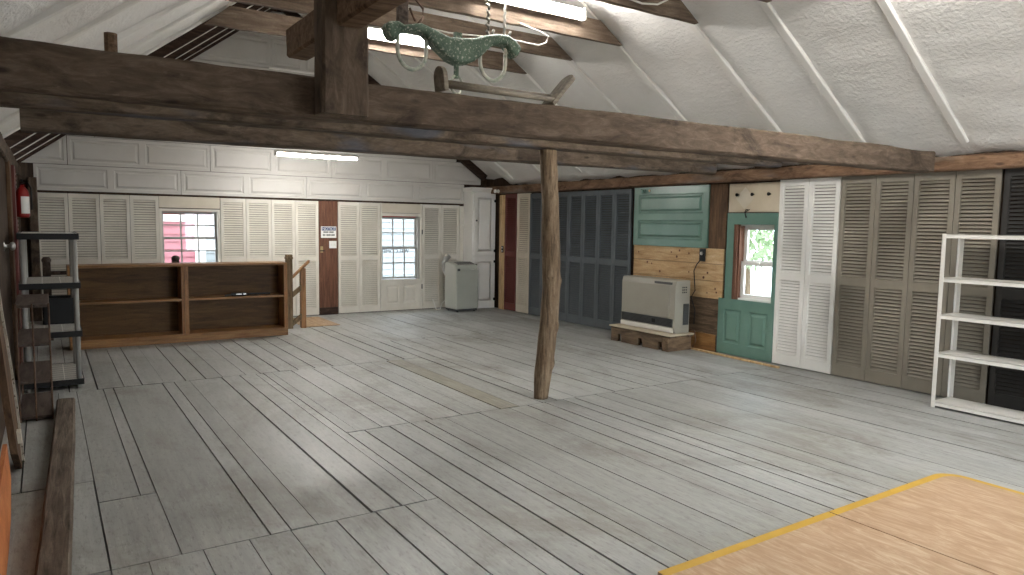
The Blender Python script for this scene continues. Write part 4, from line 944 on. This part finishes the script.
mb = hewn(2.0, 0.10, 0.10, 41, 0.006); o = mb.build('corner_post', M['beam']); o.rotation_euler = (0, -PI/2, 0); o.location = (-0.045, 11.02, 0.0)
tag(o, 'rough brown corner post between fire extinguisher and louvered doors', 'post')
mb = MB(); mb.lathe([(0.035, 0), (0.035, 0.006), (0.014, 0.01), (0.013, 0.035), (0.03, 0.045), (0.034, 0.06), (0.026, 0.075), (0.008, 0.08)], (xl(7.0), 7.0, 1.26), 20, 0); mb.build('door_knob', M['silver'], WL, smooth=True)

# ============================================================ OX YOKE AND RACK
t = thing('ox_yoke', 'green speckled ox yoke hanging from a collar tie', 'yoke', (2.95, 5.45, 2.84))
yo = [(2.323, 3.064), (2.366, 3.094), (2.435, 3.106), (2.488, 3.083), (2.559, 3.102), (2.63, 3.122), (2.694, 3.108), (2.786, 3.082), (2.899, 3.051), (3.024, 3.062), (3.142, 3.079), (3.262, 3.123), (3.374, 3.149), (3.478, 3.156), (3.553, 3.124), (3.629, 3.066), (3.567, 2.961), (3.523, 2.999), (3.469, 3.06), (3.386, 3.065), (3.304, 3.027), (3.224, 2.948), (3.144, 2.887), (3.075, 2.852), (2.978, 2.839), (2.901, 2.862), (2.815, 2.924), (2.741, 2.978), (2.667, 3.039), (2.604, 3.046), (2.514, 3.032), (2.453, 3.014), (2.418, 2.954), (2.366, 2.954), (2.34, 3.005)]
yo = [(p[0]-2.95, p[1]-2.84) for p in yo]
mb = MB(); mb.prism(yo, 1, -0.07, 0.07); a = mb.build('yoke_body', M['greygreen'], t); md = a.modifiers.new('b', 'BEVEL'); md.width = 0.03; md.segments = 3; md.limit_method = 'ANGLE'; md.angle_limit = math.radians(60)
def bow(x0, x1, ztop, zbot, mat, nm, rad=0.017, y=0.0):
    mb = MB(); cx, rx = (x0+x1)/2, (x1-x0)/2; zc = zbot+rx*1.15
    pts = [(x0, y, ztop)]+[(cx-rx*math.cos(PI*k/14), y, zc-(zc-zbot)*math.sin(PI*k/14)) for k in range(15)]+[(x1, y, ztop)]
    mb.tube(pts, rad, 12); mb.build(nm, mat, t, smooth=True)
bow(-0.50, -0.245, 0.20, -0.09, M['ring'], 'bow'); bow(0.275, 0.535, 0.21, -0.085, M['ring'], 'bow')
mb = MB(); mb.tube([(0.04, 0, 0.02), (0.04, 0, -0.11)], 0.022, 10); mb.build('eye_bolt', M['greygreen'], t)
mb = MB(); mb.tube([(0.045+0.068*math.cos(2*PI*k/18), 0.02*math.cos(2*PI*k/18), -0.165+0.075*math.sin(2*PI*k/18)) for k in range(18)], 0.011, 8, closed=True); mb.build('draw_ring', M['ring'], t, smooth=True)
mb = MB(); mb.box(0.02, 0.05, -0.02, 0.02, 0.2, 0.27); mb.box(0.06, 0.085, -0.02, 0.02, 0.2, 0.27); mb.build('staple', M['greygreen'], t)
def hook(x, y, z0, z1, lab, twist):
    o = MB(); P = [(x+0.012*math.sin(k*1.9)*twist, y+0.012*math.cos(k*1.9)*twist, z0+(z1-z0)*k/16) for k in range(17)]
    o.tube(P, 0.014, 8); o.tube([(x, y, z0), (x, y-0.03, z0-0.02), (x-0.01, y-0.09, z0+0.0), (x, y-0.1, z0+0.05)], 0.012, 8)
    ob = o.build('iron_hook', M['iron'], origin=(x, y, z1), smooth=True); tag(ob, lab, 'hook', 'iron hooks holding the yoke')
hook(3.37, 5.565, 3.15, 3.44, 'twisted iron hook over the far end of the green yoke', 1)
hook(3.545, 5.565, 3.16, 3.50, 'straight iron hook at the very end of the green yoke', 0.3)
mb = MB(); mb.box(2.49, 2.585, 5.53, 5.575, 3.10, 3.52, ch=0.008); [mb.tube([(2.42+0.03*k, 5.52, 3.50), (2.425+0.03*k, 5.50, 3.36-0.02*(k % 2)), (2.43+0.03*k, 5.5, 3.29)], 0.009, 6) for k in range(3)]
tag(mb.build('leather_strap', M['darkwood'], origin=(2.54, 5.55, 3.1)), 'dark leather harness straps hanging over one end of the yoke', 'strap')
mb = MB(); mb.tube([(2.61, 5.56, 3.5), (2.62, 5.5, 3.34), (2.69, 5.48, 3.26), (2.68, 5.46, 3.18), (2.63, 5.45, 3.12)], 0.011, 8); mb.tube([(2.58, 5.5, 3.25), (2.60, 5.44, 3.14)], 0.01, 8)
tag(mb.build('rusty_hook', M['rust'], origin=(2.62, 5.5, 3.5), smooth=True), 'rusty bent wire hook beside the leather straps', 'hook')
mb = MB(); pts = [(2.73, 5.59, 3.15), (3.0, 5.60, 3.14), (3.31, 5.60, 3.16), (3.68, 5.60, 3.18), (3.95, 5.60, 3.175), (4.03, 5.59, 3.21), (4.05, 5.59, 3.27), (3.97, 5.60, 3.30), (3.74, 5.60, 3.34)]
mb.tube(pts, 0.007, 8); tag(mb.build('white_cable', M['whitemetal'], origin=(3.3, 5.6, 3.16), smooth=True), 'thin white cable looped behind the green yoke', 'cable')
mb = MB(); mb.tube([(4.0, 4.575, 3.44), (4.12, 4.575, 3.38), (4.28, 4.57, 3.365), (4.46, 4.57, 3.39), (4.58, 4.575, 3.45), (4.60, 4.575, 3.52)], 0.008, 8); tag(mb.build('white_cable', M['whitemetal'], origin=(4.28, 4.57, 3.36), smooth=True), 'thin white cable looped on the collar tie nearest overhead', 'cable')
t = thing('wooden_rack', 'wooden rack of two rods between rounded end boards on the near tie beam', 'rack', (2.06, 3.275, 2.16))
def endboard(x, tilt, hgt):
    mb = MB(); ol = [(-0.055, 0.0), (0.055, 0.0)]+[(0.055*math.cos(PI*k/10), hgt-0.05+0.05*math.sin(PI*k/10)) for k in range(11)]
    mb.prism(ol, 0, -0.012, 0.012)
    mt = Matrix.Translation((x, 0.0, 0.004)) @ Matrix.Rotation(math.radians(tilt), 4, 'Y')
    for v in mb.v: p = mt @ v; v.x, v.y, v.z = p.x, p.y, p.z
    mb.build('end_board', M['rackwood'], t, bevel=0.003)
endboard(-0.345, -6, 0.125); endboard(0.32, 42, 0.24)
for (y, z) in ((0.03, 0.058), (-0.035, 0.03)): mb = MB(); mb.tube([(-0.36, y, z), (0.36, y, z)], 0.014, 10); mb.build('rod', M['rackwood'], t, smooth=True)

# ============================================================ TUBE LIGHTS
def tube_light(x, y, z, lab, L_=1.22, group='fluorescent tube lights', up=False):
    t = thing('tube_light', lab, 'light', (x, y, z), 0, group)
    if up: t.rotation_euler = (-PI/2, 0, 0)   # screwed to the face of a collar tie, tubes facing the camera end
    mb = MB(); mb.prism([(-0.03, 0.04), (0.03, 0.04), (0.056, 0.008), (-0.056, 0.008)], 0, -L_/2, L_/2); mb.build('housing', M['whitemetal'], t)
    for yy in (-0.026, 0.026): mb = MB(); mb.tube([(-L_/2+0.02, yy, -0.012), (L_/2-0.02, yy, -0.012)], 0.017, 12); mb.build('tube', M['tube'], t, smooth=True)
    for s in (-1, 1): mb = MB(); mb.box(s*L_/2-0.01, s*L_/2+0.01, -0.056, 0.056, -0.030, 0.04); mb.build('end_cap', M['whitemetal'], t)
tube_light(3.19, 9.75, 2.392, 'glowing tube light hanging before the gable of white garage panels', 1.13)
tube_light(3.06, 7.265, 3.48, 'glowing tube light half hidden behind the square post', up=True)
tube_light(3.83, 5.545, 3.525, 'glowing tube light above the green ox yoke', up=True)
tube_light(4.55, 2.5, 3.40, 'glowing tube light overhead in front of the near tie beam')
tube_light(4.7, 0.7, 3.25, 'glowing tube light overhead nearest the camera')

# ============================================================ OUTSIDE
mb = MB(); mb.box(-30, 40, -40, 60, -3.2, -3.0); struct(mb.build('ground', M['ground']))
t = thing('red_building', 'red clapboard building with white trim seen through the bookcase window', 'building', (1.62, 15.5, -3.0))
mb = MB(); [mb.prism([(0.0, 0.15*k), (-0.03, 0.15*k), (-0.005, 0.15*(k+1)), (0.0, 0.15*(k+1))], 0, -4.0, 1.05) for k in range(48)]; mb.box(-4, 1.05, 0, 1.4, 0, 7.2); mb.build('siding', M['redsiding'], t)
mb = MB(); mb.box(0.93, 1.12, -0.06, 1.42, 0, 7.2); mb.box(-0.1, 0.9, -0.05, 0.01, 4.45, 4.6); mb.build('white_trim', M['white'], t)
t = thing('white_building', 'long pale clapboard building seen through the glazed door and bookcase window', 'building', (4.3, 17.0, -3.0))
mb = MB(); [mb.prism([(0.0, 0.15*k), (-0.03, 0.15*k), (-0.005, 0.15*(k+1)), (0.0, 0.15*(k+1))], 0, -1.7, 7.5) for k in range(48)]; mb.box(-1.7, 7.5, 0, 3, 0, 7.2); mb.build('siding', M['palesiding'], t)
def tree(x, y, s, lab):
    t = thing('tree', lab, 'tree', (x, y, -3.0)); rd = random.Random(x)
    mb = MB(); mb.tube([(0, 0, 0), (0.05, 0.05, 2.0*s), (0, 0.1, 3.6*s)], [0.13*s, 0.1*s, 0.05*s], 10); mb.build('trunk', M['bark'], t)
    mb = MB()
    for k in range(2600):
        a, b, rr = rd.uniform(0, 2*PI), rd.uniform(-1, 1), rd.random()**0.4
        q = math.sqrt(1-b*b); p = Vector((q*math.cos(a)*1.2, q*math.sin(a)*1.2, b*1.1))*rr*s+Vector((0, 0, 4.0*s))
        e = Euler((rd.uniform(0, 6), rd.uniform(0, 6), rd.uniform(0, 6))).to_matrix(); z = rd.uniform(0.05, 0.1)*s
        mb._add([p+e @ Vector(c)*z for c in ((-1, 0, 0), (0, -0.5, 0.1), (1, 0, 0), (0, 0.5, 0.1))], [(0, 1, 2, 3)])
    mb.build('foliage', M['leaf'], t)
tree(12.2, 9.6, 1.25, 'leafy green tree seen through the window of the green door')
